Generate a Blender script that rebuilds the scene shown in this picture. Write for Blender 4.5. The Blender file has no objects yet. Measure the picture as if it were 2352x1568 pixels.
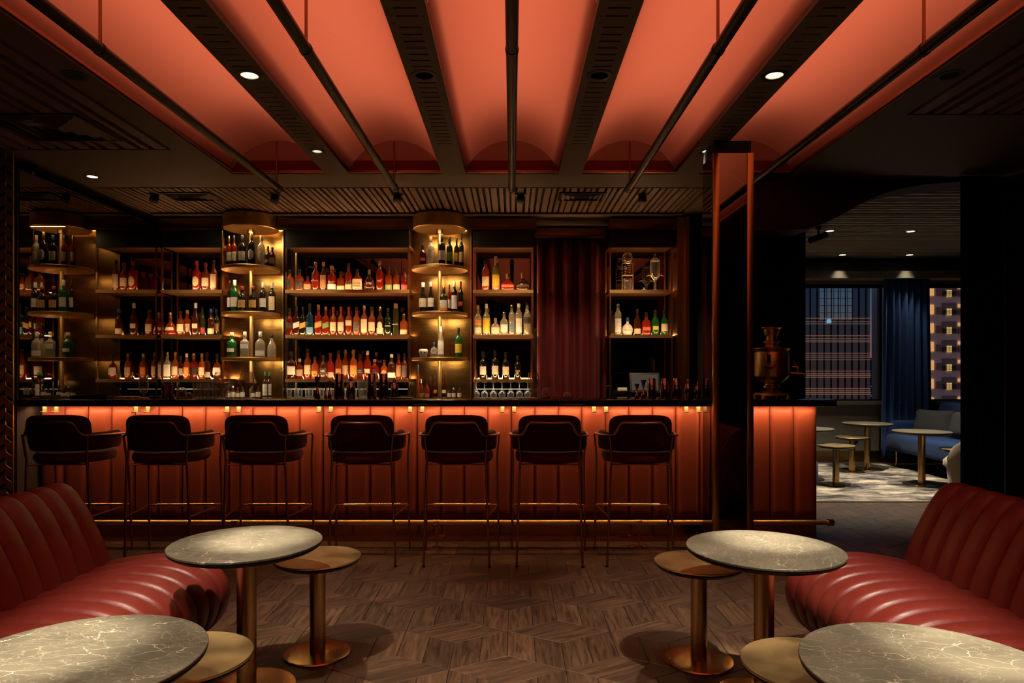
import bpy, bmesh, math, random
from mathutils import Vector, Matrix
random.seed(7)
PI = math.pi
scene = bpy.context.scene
COL = scene.collection

# ---------------------------------------------------------------- camera
FPX, EYE, HZ, CX = 1568.0, 1.31, 850.0, 1176.0      # focal length in px, eye height, horizon row, centre column
cam = bpy.data.cameras.new('camera')
cam.lens = 24.0; cam.sensor_width = 36.0; cam.shift_y = (HZ - 784.0) / 2352.0
cam.clip_start = 0.05; cam.clip_end = 800
cam_ob = bpy.data.objects.new('camera', cam); COL.objects.link(cam_ob)
cam_ob.location = (0, 0, EYE); cam_ob.rotation_euler = (PI / 2, 0, 0)
scene.camera = cam_ob

# ---------------------------------------------------------------- exposure, world
vs = scene.view_settings
vs.view_transform = 'Standard'; vs.look = 'None'; vs.gamma = 1.0; vs.use_curve_mapping = False; vs.exposure = 0.0
cy = scene.cycles
cy.max_bounces = 6; cy.diffuse_bounces = 2; cy.glossy_bounces = 4; cy.transparent_max_bounces = 10; cy.transmission_bounces = 3
cy.sample_clamp_indirect = 3.0; cy.caustics_reflective = False; cy.caustics_refractive = False; cy.adaptive_threshold = 0.03
world = bpy.data.worlds.new('dusk_sky'); scene.world = world; world.use_nodes = True
wn = world.node_tree; wn.nodes.clear()
w_out = wn.nodes.new('ShaderNodeOutputWorld'); w_bg = wn.nodes.new('ShaderNodeBackground')
w_tc = wn.nodes.new('ShaderNodeTexCoord'); w_sep = wn.nodes.new('ShaderNodeSeparateXYZ'); w_ramp = wn.nodes.new('ShaderNodeValToRGB')
wn.links.new(w_tc.outputs['Generated'], w_sep.inputs[0]); wn.links.new(w_sep.outputs['Z'], w_ramp.inputs[0])
wn.links.new(w_ramp.outputs[0], w_bg.inputs[0]); wn.links.new(w_bg.outputs[0], w_out.inputs[0])
cr = w_ramp.color_ramp
cr.elements[0].position = 0.0; cr.elements[0].color = (0.20, 0.075, 0.05, 1)
cr.elements[1].position = 0.6; cr.elements[1].color = (0.012, 0.03, 0.065, 1)
e = cr.elements.new(0.03); e.color = (0.16, 0.075, 0.05, 1)
e = cr.elements.new(0.07); e.color = (0.075, 0.075, 0.085, 1)
e = cr.elements.new(0.12); e.color = (0.03, 0.075, 0.12, 1)
w_bg.inputs['Strength'].default_value = 1.4

# ---------------------------------------------------------------- large area lights
def area_light(name, loc, size_x, size_y, power, color, rot=(0, 0, 0), spread=PI):
    l = bpy.data.lights.new(name, 'AREA'); l.shape = 'RECTANGLE'; l.size = size_x; l.size_y = size_y
    l.energy = power; l.color = color; l.spread = spread
    o = bpy.data.objects.new(name, l); COL.objects.link(o); o.location = loc; o.rotation_euler = rot
    return o
VAULT_W = 105.0
SPOT_W = {4.93: 90.0, 3.66: 200.0, 2.39: 360.0, 1.12: 360.0}      # watts of the lit beam downlights by depth
BAR_SPOT_FILL = 45.0
SPOT_A = {4.93: 46, 3.66: 36, 2.39: 52, 1.12: 52}
CORE_W = {2.39: 1500.0, 1.12: 1300.0}                                       # tight core of the beams that fall on the tables
CORE_AIM = {2.39: (0.34, 0.46), 1.12: (0.24, 0.62)}
SPOT_AIM = {4.93: (0.25, 0.55), 3.66: (0.35, 0.25), 2.39: (0.50, 0.42), 1.12: (0.44, 0.62)}   # where each beam leans: toward the room centre, toward the bar (m over the drop to the table tops)
BAYW, BEAMW, CZ = 0.748, 0.19, 2.89
BAYC = [-2.25 + BAYW / 2 + i * (BAYW + BEAMW) for i in range(5)]      # centre X of each vault
BEAMC = [-2.25 + BAYW + BEAMW / 2 + i * (BAYW + BEAMW) for i in range(4)]
VY0, VY1 = -1.6, 5.5
area_light('vault_tubes', (0, (VY0 + 4.8) / 2, 3.60), 4.5, 4.8 - VY0, VAULT_W, (1.0, 0.66, 0.46))   # tubes above the stretched fabric
# orange LED line under the front edge of the counter
area_light('counter_led', (-0.64, 5.135, 1.040), 5.9, 0.012, 23.0, (1.0, 0.56, 0.24), (math.radians(12), 0, 0))

# ---------------------------------------------------------------- helpers
def wpos(px, py, Y):
    """photo pixel -> point at depth Y"""
    return ((px - CX) * Y / FPX, Y, EYE + (HZ - py) * Y / FPX)
def wx(px, Y): return (px - CX) * Y / FPX
def wz(py, Y): return EYE + (HZ - py) * Y / FPX

class MB:
    def __init__(s): s.v = []; s.f = []; s.uv = None
    def add(s, vs_, fs_):
        n = len(s.v); s.v += [tuple(p) for p in vs_]; s.f += [tuple(n + i for i in f) for f in fs_]; return s
    def box(s, x0, x1, y0, y1, z0, z1):
        return s.add([(x0,y0,z0),(x1,y0,z0),(x1,y1,z0),(x0,y1,z0),(x0,y0,z1),(x1,y0,z1),(x1,y1,z1),(x0,y1,z1)],
                     [(0,3,2,1),(4,5,6,7),(0,1,5,4),(1,2,6,5),(2,3,7,6),(3,0,4,7)])
    def frustum(s, c, a, b, z0, z1):          # a, b = half sizes (x, y) at bottom and top
        x, y = c
        return s.add([(x-a[0],y-a[1],z0),(x+a[0],y-a[1],z0),(x+a[0],y+a[1],z0),(x-a[0],y+a[1],z0),
                      (x-b[0],y-b[1],z1),(x+b[0],y-b[1],z1),(x+b[0],y+b[1],z1),(x-b[0],y+b[1],z1)],
                     [(0,3,2,1),(4,5,6,7),(0,1,5,4),(1,2,6,5),(2,3,7,6),(3,0,4,7)])
    def lathe(s, prof, seg=20, c=(0, 0, 0), sq=0.0, flat=1.0, cap=True):
        """prof = [(r, z)], open ends are capped; sq > 0 squares the section, flat squeezes it in Y"""
        n0 = len(s.v); k = len(prof)
        for r, z in prof:
            for i in range(seg):
                a = 2 * PI * i / seg; ca, sa = math.cos(a), math.sin(a)
                q = 1.0 if sq == 0 else 1.0 / (abs(ca) ** sq + abs(sa) ** sq) ** (1.0 / sq)
                s.v.append((c[0] + r * q * ca, c[1] + r * q * sa * flat, c[2] + z))
        for j in range(k - 1):
            for i in range(seg):
                i2 = (i + 1) % seg
                s.f.append((n0 + j*seg + i, n0 + j*seg + i2, n0 + (j+1)*seg + i2, n0 + (j+1)*seg + i))
        if cap and prof[0][0] > 1e-6: s.f.append(tuple(n0 + i for i in reversed(range(seg))))
        if cap and prof[-1][0] > 1e-6: s.f.append(tuple(n0 + (k-1)*seg + i for i in range(seg)))
        return s
    def tube(s, path, r, seg=10, caps=True):
        P = [Vector(p) for p in path]; n0 = len(s.v); k = len(P)
        rs = r if isinstance(r, (list, tuple)) else [r] * k
        t0 = (P[1] - P[0]).normalized()
        up = Vector((0, 0, 1)) if abs(t0.z) < 0.9 else Vector((1, 0, 0))
        nrm = t0.cross(up).normalized()
        for j in range(k):
            t = (P[min(j+1, k-1)] - P[max(j-1, 0)]).normalized()
            nrm = (nrm - t * nrm.dot(t)).normalized(); b = t.cross(nrm)
            for i in range(seg):
                a = 2 * PI * i / seg
                s.v.append(tuple(P[j] + (nrm * math.cos(a) + b * math.sin(a)) * rs[j]))
        for j in range(k - 1):
            for i in range(seg):
                i2 = (i + 1) % seg
                s.f.append((n0+j*seg+i, n0+j*seg+i2, n0+(j+1)*seg+i2, n0+(j+1)*seg+i))
        if caps:
            s.f.append(tuple(n0 + i for i in reversed(range(seg)))); s.f.append(tuple(n0 + (k-1)*seg + i for i in range(seg)))
        return s
    def prism(s, poly, a, b, axis='y'):
        """poly 2D extruded along an axis from a to b. axis y: poly=(x,z); x: (y,z); z: (x,y)"""
        def P(u, v, w):
            return (u, w, v) if axis == 'y' else ((w, u, v) if axis == 'x' else (u, v, w))
        n = len(poly); n0 = len(s.v)
        s.v += [P(u, v, a) for u, v in poly] + [P(u, v, b) for u, v in poly]
        s.f.append(tuple(n0 + i for i in range(n))); s.f.append(tuple(n0 + n + i for i in reversed(range(n))))
        for i in range(n):
            j = (i + 1) % n; s.f.append((n0 + i, n0 + n + i, n0 + n + j, n0 + j))
        return s
    def grid(s, fn, nu, nv, cu=False):
        n0 = len(s.v)
        for j in range(nv + 1):
            for i in range(nu + (0 if cu else 1)):
                s.v.append(tuple(fn(i / nu, j / nv)))
        w = nu if cu else nu + 1
        for j in range(nv):
            for i in range(nu):
                i2 = (i + 1) % w if cu else i + 1
                s.f.append((n0+j*w+i, n0+j*w+i2, n0+(j+1)*w+i2, n0+(j+1)*w+i))
        return s
    def mesh(s, name, mat, angle=40, fix=True, bevel=0.0, bseg=2):
        me = bpy.data.meshes.new(name)
        if bevel or fix:
            bm = bmesh.new(); vs_ = [bm.verts.new(p) for p in s.v]
            for f in s.f:
                try: bm.faces.new([vs_[i] for i in f])
                except ValueError: pass
            bmesh.ops.remove_doubles(bm, verts=bm.verts, dist=1e-5)
            bmesh.ops.recalc_face_normals(bm, faces=bm.faces)
            if bevel:
                es = [e_ for e_ in bm.edges if e_.is_manifold and e_.calc_face_angle(0) > 0.6]
                bmesh.ops.bevel(bm, geom=es, offset=bevel, segments=bseg, affect='EDGES', profile=0.5, clamp_overlap=True)
            bm.to_mesh(me); bm.free()
        else:
            me.from_pydata(s.v, [], s.f)
        if mat: me.materials.append(mat)
        for p in me.polygons: p.use_smooth = True
        try: me.set_sharp_from_angle(angle=math.radians(angle))
        except Exception: pass
        return me

def ob(name, me, parent=None, loc=(0, 0, 0), rotz=0.0):
    o = bpy.data.objects.new(name, me); COL.objects.link(o); o.location = loc
    if rotz: o.rotation_euler = (0, 0, rotz)
    if parent is not None: o.parent = parent
    return o
def tag(o, label=None, cat=None, group=None, kind=None):
    if label: o['label'] = label
    if cat: o['category'] = cat
    if group: o['group'] = group
    if kind: o['kind'] = kind
    return o
def thing(name, label, cat, loc=(0, 0, 0), rotz=0.0, group=None):
    return tag(ob(name, None, None, loc, rotz), label, cat, group)
def struct(name, me):
    return tag(ob(name, me), kind='structure')
def boxm(name, mat, *b, bevel=0.0):
    return MB().box(*b).mesh(name, mat, bevel=bevel)
def dup(root, loc, rotz, label, group=None):
    r = root.copy(); COL.objects.link(r); r.location = loc; r.rotation_euler = (0, 0, rotz); r['label'] = label
    if group: r['group'] = group
    for ch in list(root.children):
        c = ch.copy(); COL.objects.link(c); c.parent = r
        for g in list(ch.children):
            d = g.copy(); COL.objects.link(d); d.parent = c
    return r
ORD = ['first','second','third','fourth','fifth','sixth','seventh','eighth','ninth','tenth','eleventh','twelfth','thirteenth',
       'fourteenth','fifteenth','sixteenth','seventeenth','eighteenth','nineteenth','twentieth']
def text_mesh(s, size, mat, extrude=0.0004):
    c = bpy.data.curves.new('lettering', 'FONT'); c.body = s; c.size = size; c.align_x = 'CENTER'; c.align_y = 'CENTER'
    c.extrude = extrude; c.resolution_u = 2
    o = bpy.data.objects.new('tmp', c); COL.objects.link(o); bpy.context.view_layer.update()
    me = bpy.data.meshes.new_from_object(o.evaluated_get(bpy.context.evaluated_depsgraph_get()))
    bpy.data.objects.remove(o); me.materials.clear(); me.materials.append(mat)
    return me

# ---------------------------------------------------------------- materials
MATS = {}
def nodes_of(name):
    m = bpy.data.materials.new(name); m.use_nodes = True; MATS[name] = m
    return m, m.node_tree, m.node_tree.nodes['Principled BSDF']
def pmat(name, col, rough=0.5, metal=0.0, spec=0.5, coat=0.0, sheen=0.0, emit=None, estr=0.0, bump=0.0, bscale=200.0, vary=0.0, vscale=8.0, aniso=None):
    m, nt, b = nodes_of(name)
    b.inputs['Base Color'].default_value = (*col, 1); b.inputs['Roughness'].default_value = rough
    b.inputs['Metallic'].default_value = metal; b.inputs['Specular IOR Level'].default_value = spec
    b.inputs['Coat Weight'].default_value = coat; b.inputs['Sheen Weight'].default_value = sheen
    if emit: b.inputs['Emission Color'].default_value = (*emit, 1); b.inputs['Emission Strength'].default_value = estr
    tc = nt.nodes.new('ShaderNodeTexCoord')
    src = tc.outputs['Object']
    if aniso:
        mp = nt.nodes.new('ShaderNodeMapping'); mp.inputs['Scale'].default_value = aniso
        nt.links.new(src, mp.inputs[0]); src = mp.outputs[0]
    if vary:
        n = nt.nodes.new('ShaderNodeTexNoise'); n.inputs['Scale'].default_value = vscale; n.inputs['Detail'].default_value = 4
        nt.links.new(src, n.inputs['Vector'])
        mr = nt.nodes.new('ShaderNodeMapRange'); mr.inputs[1].default_value = 0.3; mr.inputs[2].default_value = 0.7
        mr.inputs[3].default_value = 1 - vary; mr.inputs[4].default_value = 1 + vary; nt.links.new(n.outputs[0], mr.inputs[0])
        mx = nt.nodes.new('ShaderNodeVectorMath'); mx.operation = 'SCALE'; mx.inputs[0].default_value = col
        nt.links.new(mr.outputs[0], mx.inputs['Scale']); nt.links.new(mx.outputs[0], b.inputs['Base Color'])
        r2 = nt.nodes.new('ShaderNodeMapRange'); r2.inputs[3].default_value = max(0.02, rough * 0.75); r2.inputs[4].default_value = min(1, rough * 1.3)
        nt.links.new(n.outputs[0], r2.inputs[0]); nt.links.new(r2.outputs[0], b.inputs['Roughness'])
    if bump:
        n = nt.nodes.new('ShaderNodeTexNoise'); n.inputs['Scale'].default_value = bscale; n.inputs['Detail'].default_value = 3
        nt.links.new(src, n.inputs['Vector']); bp = nt.nodes.new('ShaderNodeBump'); bp.inputs['Strength'].default_value = bump; bp.inputs['Distance'].default_value = 0.002
        nt.links.new(n.outputs[0], bp.inputs['Height']); nt.links.new(bp.outputs[0], b.inputs['Normal'])
    return m
brass = pmat('brass', (0.70, 0.46, 0.19), 0.24, 1.0)
brass_brushed = pmat('brass_brushed', (0.50, 0.31, 0.12), 0.27, 1.0)
brass_panel = pmat('brushed_brass_panel', (0.40, 0.235, 0.075), 0.22, 1.0, vary=0.12, vscale=3, aniso=(1, 1, 30))
screen_m = pmat('gold_screen_paint', (0.45, 0.31, 0.11), 0.45, spec=0.4)
brass_satin = pmat('satin_brass', (0.74, 0.50, 0.21), 0.42, 1.0)
brass_top = pmat('brass_top', (0.60, 0.44, 0.20), 0.36, 1.0, vary=0.22, vscale=9)
bronze = pmat('bronze', (0.30, 0.155, 0.075), 0.28, 1.0)
copper = pmat('copper', (0.50, 0.25, 0.11), 0.32, 1.0)
plinth_m = pmat('bronze_plinth', (0.45, 0.22, 0.11), 0.12, 1.0)
tube_m = pmat('bronze_tube', (0.30, 0.14, 0.08), 0.33, 1.0)
black_metal = pmat('black_metal', (0.012, 0.011, 0.010), 0.4, 0.6)
dark_paint = pmat('dark_ceiling_paint', (0.15, 0.112, 0.070), 0.65, bump=0.1, bscale=90)
dark_slat = pmat('dark_oak_slat', (0.20, 0.125, 0.075), 0.55, vary=0.25, vscale=6, aniso=(12, 1, 12))
black_void = pmat('black_backing', (0.006, 0.006, 0.006), 0.9)
wall_dark = pmat('dark_wall_finish', (0.030, 0.020, 0.016), 0.7, vary=0.15)
wall_brown = pmat('brown_wall_finish', (0.028, 0.016, 0.012), 0.6)
plaster = pmat('grey_wall_panel', (0.16, 0.145, 0.12), 0.7, vary=0.06)
leather = pmat('red_leather', (0.185, 0.023, 0.016), 0.36, spec=0.5, bump=0.35, bscale=260, vary=0.07, vscale=20)
bar_leather = pmat('orange_red_leather', (0.27, 0.058, 0.030), 0.5, spec=0.3, bump=0.2, bscale=220, vary=0.05)
velvet = pmat('oxblood_velvet', (0.040, 0.005, 0.005), 0.85, spec=0.1, sheen=0.05)
velvet_seat = pmat('maroon_velvet', (0.085, 0.011, 0.009), 0.8, spec=0.15, sheen=0.1)
curtain_red = pmat('burgundy_curtain', (0.13, 0.008, 0.013), 0.55, spec=0.35, sheen=0.1)
curtain_blue = pmat('blue_curtain', (0.014, 0.070, 0.26), 0.8, spec=0.2, sheen=0.3)
curtain_navy = pmat('navy_curtain', (0.008, 0.014, 0.035), 0.85, spec=0.15)
curtain_grey = pmat('grey_green_curtain', (0.10, 0.11, 0.09), 0.8, spec=0.2)
curtain_black = pmat('black_curtain', (0.006, 0.006, 0.008), 0.9, spec=0.1)
blue_velvet = pmat('blue_velvet', (0.010, 0.032, 0.115), 0.8, spec=0.15, sheen=0.08, vary=0.1)
grey_cloth = pmat('dark_grey_cloth', (0.028, 0.029, 0.036), 0.9)
cream_cloth = pmat('beige_velvet', (0.30, 0.25, 0.17), 0.8, sheen=0.3)
counter_m = pmat('black_stone_counter', (0.012, 0.008, 0.007), 0.09, spec=0.5, vary=0.5, vscale=10)
fascia_m = pmat('dark_green_fascia', (0.012, 0.013, 0.008), 0.4, vary=0.5, vscale=4, aniso=(1, 1, 14))
steel = pmat('dark_steel', (0.42, 0.36, 0.32), 0.10, 1.0)
copper_pol = pmat('polished_copper', (0.50, 0.20, 0.12), 0.12, 1.0)
white_lab = pmat('white_paper', (0.85, 0.80, 0.70), 0.6)
ceramic = pmat('white_ceramic', (0.85, 0.82, 0.76), 0.25)
glow_white = pmat('lamp_glow', (1, 1, 1), 0.5, emit=(1.0, 0.88, 0.70), estr=30.0)
glow_soft = pmat('lamp_glow_soft', (1, 1, 1), 0.5, emit=(1.0, 0.88, 0.70), estr=2.2)
led_line = pmat('led_line', (1, 1, 1), 0.5, emit=(1.0, 0.82, 0.60), estr=0.8)
led_amber = pmat('led_amber', (1, 1, 1), 0.5, emit=(1.0, 0.40, 0.13), estr=2.0)
reflector = pmat('lamp_reflector', (0.85, 0.82, 0.76), 0.45, 0.5)
wood_light = pmat('light_wood', (0.42, 0.22, 0.09), 0.5, vary=0.2, vscale=30)
leaf_green = pmat('leaf_green', (0.03, 0.07, 0.015), 0.6)

def mirror_mat(name, tint, rough):
    m, nt, b = nodes_of(name); b.inputs['Base Color'].default_value = (*tint, 1)
    b.inputs['Metallic'].default_value = 1.0; b.inputs['Roughness'].default_value = rough; return m
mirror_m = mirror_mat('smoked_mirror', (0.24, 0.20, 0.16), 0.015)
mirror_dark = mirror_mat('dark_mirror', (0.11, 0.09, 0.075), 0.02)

def glass_mat(name, tint, gloss=0.35, milk=0.0, milkcol=(1, 1, 1), rim_glow=0.0):
    """thin glass: clear through, brighter reflection at grazing angles"""
    m, nt, b = nodes_of(name); nt.nodes.remove(b); out = nt.nodes['Material Output']
    tr = nt.nodes.new('ShaderNodeBsdfTransparent'); tr.inputs[0].default_value = (*tint, 1)
    gl = nt.nodes.new('ShaderNodeBsdfGlossy'); gl.inputs['Roughness'].default_value = 0.04; gl.inputs[0].default_value = (1, 1, 1, 1)
    lw = nt.nodes.new('ShaderNodeLayerWeight'); lw.inputs[0].default_value = 0.35
    mr = nt.nodes.new('ShaderNodeMapRange'); mr.inputs[3].default_value = 0.04; mr.inputs[4].default_value = gloss + 0.3
    nt.links.new(lw.outputs['Facing'], mr.inputs[0])
    mix = nt.nodes.new('ShaderNodeMixShader'); nt.links.new(mr.outputs[0], mix.inputs[0])
    nt.links.new(tr.outputs[0], mix.inputs[1]); nt.links.new(gl.outputs[0], mix.inputs[2]); last = mix
    if milk:
        df = nt.nodes.new('ShaderNodeBsdfDiffuse'); df.inputs[0].default_value = (*milkcol, 1)
        m2 = nt.nodes.new('ShaderNodeMixShader'); m2.inputs[0].default_value = milk
        if rim_glow:  # whiter at grazing angles: bright glass edges put into the diffuse colour
            pw_ = nt.nodes.new('ShaderNodeMath'); pw_.operation = 'POWER'; pw_.inputs[1].default_value = 1.7; nt.links.new(lw.outputs['Facing'], pw_.inputs[0])
            mr2 = nt.nodes.new('ShaderNodeMapRange'); mr2.inputs[3].default_value = milk; mr2.inputs[4].default_value = rim_glow; nt.links.new(pw_.outputs[0], mr2.inputs[0]); nt.links.new(mr2.outputs[0], m2.inputs[0])
        nt.links.new(mix.outputs[0], m2.inputs[1]); nt.links.new(df.outputs[0], m2.inputs[2]); last = m2
    nt.links.new(last.outputs[0], out.inputs[0]); return m
glass = glass_mat('clear_glass', (0.93, 0.93, 0.90), 0.55, 0.05, (0.95, 0.90, 0.80), 0.9)
pane_m = glass_mat('window_pane', (0.86, 0.90, 0.93), 0.10)
bottle_clear = glass_mat('clear_bottle_glass', (0.82, 0.80, 0.70), 0.5, 0.22, (0.9, 0.82, 0.62))

def liquor_mat(name, col, trans=0.55):
    """coloured glass full of liquor: lets light from behind glow through, glossy skin"""
    m, nt, b = nodes_of(name); nt.nodes.remove(b); out = nt.nodes['Material Output']
    df = nt.nodes.new('ShaderNodeBsdfDiffuse'); df.inputs[0].default_value = (*[c * 0.6 for c in col], 1)
    tl = nt.nodes.new('ShaderNodeBsdfTranslucent'); tl.inputs[0].default_value = (*col, 1)
    m1 = nt.nodes.new('ShaderNodeMixShader'); m1.inputs[0].default_value = trans
    nt.links.new(df.outputs[0], m1.inputs[1]); nt.links.new(tl.outputs[0], m1.inputs[2])
    gl = nt.nodes.new('ShaderNodeBsdfGlossy'); gl.inputs['Roughness'].default_value = 0.06
    lw = nt.nodes.new('ShaderNodeLayerWeight'); lw.inputs[0].default_value = 0.3
    mr = nt.nodes.new('ShaderNodeMapRange'); mr.inputs[3].default_value = 0.03; mr.inputs[4].default_value = 0.45
    nt.links.new(lw.outputs['Facing'], mr.inputs[0])
    mix = nt.nodes.new('ShaderNodeMixShader'); nt.links.new(mr.outputs[0], mix.inputs[0])
    nt.links.new(m1.outputs[0], mix.inputs[1]); nt.links.new(gl.outputs[0], mix.inputs[2])
    nt.links.new(mix.outputs[0], out.inputs[0]); return m
BODY = {'A': (liquor_mat('amber_liquor', (0.46, 0.085, 0.014)), 'amber'), 'R': (liquor_mat('red_amber_liquor', (0.46, 0.040, 0.012)), 'red-amber'),
        'O': (liquor_mat('orange_liquor', (0.66, 0.16, 0.030)), 'orange'), 'P': (liquor_mat('pink_red_liquor', (0.62, 0.055, 0.032)), 'pink-red'),
        'B': (liquor_mat('brown_liquor', (0.14, 0.035, 0.012)), 'dark brown'), 'D': (pmat('black_bottle_glass', (0.010, 0.008, 0.006), 0.08, coat=0.3), 'black'),
        'G': (liquor_mat('green_bottle_glass', (0.03, 0.30, 0.07)), 'green'), 'K': (pmat('dark_green_bottle_glass', (0.008, 0.018, 0.008), 0.08, coat=0.3), 'dark green'),
        'C': (bottle_clear, 'clear'), 'L': (liquor_mat('olive_bottle_glass', (0.09, 0.10, 0.03)), 'olive green'),
        'Y': (liquor_mat('yellow_green_glass', (0.42, 0.34, 0.07)), 'yellow-green'), 'W': (ceramic, 'white'),
        'T': (pmat('teal_bottle_glass', (0.004, 0.03, 0.05), 0.1, coat=0.3), 'teal-black')}

def label_mat(name, col, ink):
    m, nt, b = nodes_of(name); b.inputs['Roughness'].default_value = 0.6
    tc = nt.nodes.new('ShaderNodeTexCoord'); sp = nt.nodes.new('ShaderNodeSeparateXYZ'); nt.links.new(tc.outputs['Object'], sp.inputs[0])
    wv = nt.nodes.new('ShaderNodeMath'); wv.operation = 'SINE'; ml = nt.nodes.new('ShaderNodeMath'); ml.operation = 'MULTIPLY'; ml.inputs[1].default_value = 480
    nt.links.new(sp.outputs['Z'], ml.inputs[0]); nt.links.new(ml.outputs[0], wv.inputs[0])
    nz = nt.nodes.new('ShaderNodeTexNoise'); nz.inputs['Scale'].default_value = 130; nt.links.new(tc.outputs['Object'], nz.inputs['Vector'])
    ad = nt.nodes.new('ShaderNodeMath'); ad.operation = 'MULTIPLY_ADD'; ad.inputs[1].default_value = 2.2; nt.links.new(nz.outputs[0], ad.inputs[0]); nt.links.new(wv.outputs[0], ad.inputs[2])
    gt = nt.nodes.new('ShaderNodeMath'); gt.operation = 'GREATER_THAN'; gt.inputs[1].default_value = 1.85; nt.links.new(ad.outputs[0], gt.inputs[0])
    mx = nt.nodes.new('ShaderNodeMix'); mx.data_type = 'RGBA'; mx.inputs[6].default_value = (*col, 1); mx.inputs[7].default_value = (*ink, 1)
    sc = nt.nodes.new('ShaderNodeMath'); sc.operation = 'MULTIPLY'; sc.inputs[1].default_value = 0.6; nt.links.new(gt.outputs[0], sc.inputs[0])
    nt.links.new(sc.outputs[0], mx.inputs[0]); nt.links.new(mx.outputs[2], b.inputs['Base Color']); return m
LAB = {'c': (label_mat('cream_label', (0.72, 0.60, 0.40), (0.12, 0.06, 0.03)), 'cream'), 'w': (label_mat('white_label', (0.85, 0.82, 0.74), (0.10, 0.08, 0.08)), 'white'),
       'k': (label_mat('black_label', (0.012, 0.010, 0.010), (0.35, 0.28, 0.18)), 'black'), 'o': (label_mat('orange_label', (0.80, 0.30, 0.06), (0.25, 0.04, 0.01)), 'orange'),
       'g': (label_mat('green_label', (0.12, 0.28, 0.05), (0.6, 0.55, 0.3)), 'green'), 'y': (label_mat('yellow_label', (0.80, 0.58, 0.05), (0.2, 0.15, 0.02)), 'yellow'),
       'd': (label_mat('gold_label', (0.62, 0.38, 0.10), (0.1, 0.04, 0.01)), 'gold'), 't': (label_mat('tan_label', (0.42, 0.24, 0.11), (0.1, 0.05, 0.02)), 'tan'),
       'r': (label_mat('red_label', (0.55, 0.05, 0.03), (0.8, 0.6, 0.4)), 'red'), 'b': (label_mat('blue_label', (0.03, 0.22, 0.42), (0.6, 0.6, 0.6)), 'blue'),
       's': (label_mat('slate_label', (0.06, 0.06, 0.06), (0.5, 0.45, 0.4)), 'slate grey')}
CAP = {'k': (pmat('black_cap', (0.015, 0.013, 0.012), 0.4), 'black'), 'r': (pmat('red_cap', (0.30, 0.03, 0.02), 0.4), 'red'), 'd': (pmat('gold_cap', (0.65, 0.42, 0.16), 0.3, 1.0), 'gold'),
       'w': (pmat('white_cap', (0.80, 0.76, 0.68), 0.5), 'white'), 't': (pmat('cork_cap', (0.32, 0.18, 0.08), 0.7), 'cork'), 'g': (pmat('green_cap', (0.03, 0.22, 0.10), 0.4), 'green'),
       'b': (pmat('blue_cap', (0.04, 0.10, 0.35), 0.4), 'blue'), 's': (pmat('silver_cap', (0.6, 0.58, 0.52), 0.25, 1.0), 'silver')}
ink_white = pmat('white_print', (0.85, 0.80, 0.72), 0.6)
ink_dark = pmat('dark_print', (0.06, 0.03, 0.02), 0.6)

def fabric_mat():
    m, nt, b = nodes_of('stretched_red_fabric'); nt.nodes.remove(b); out = nt.nodes['Material Output']
    df = nt.nodes.new('ShaderNodeBsdfDiffuse'); df.inputs[0].default_value = (0.62, 0.115, 0.06, 1)
    tl = nt.nodes.new('ShaderNodeBsdfTranslucent'); tl.inputs[0].default_value = (0.92, 0.285, 0.175, 1)
    mx = nt.nodes.new('ShaderNodeMixShader'); mx.inputs[0].default_value = 0.6
    nt.links.new(df.outputs[0], mx.inputs[1]); nt.links.new(tl.outputs[0], mx.inputs[2]); nt.links.new(mx.outputs[0], out.inputs[0]); return m
fabric = fabric_mat()

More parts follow.
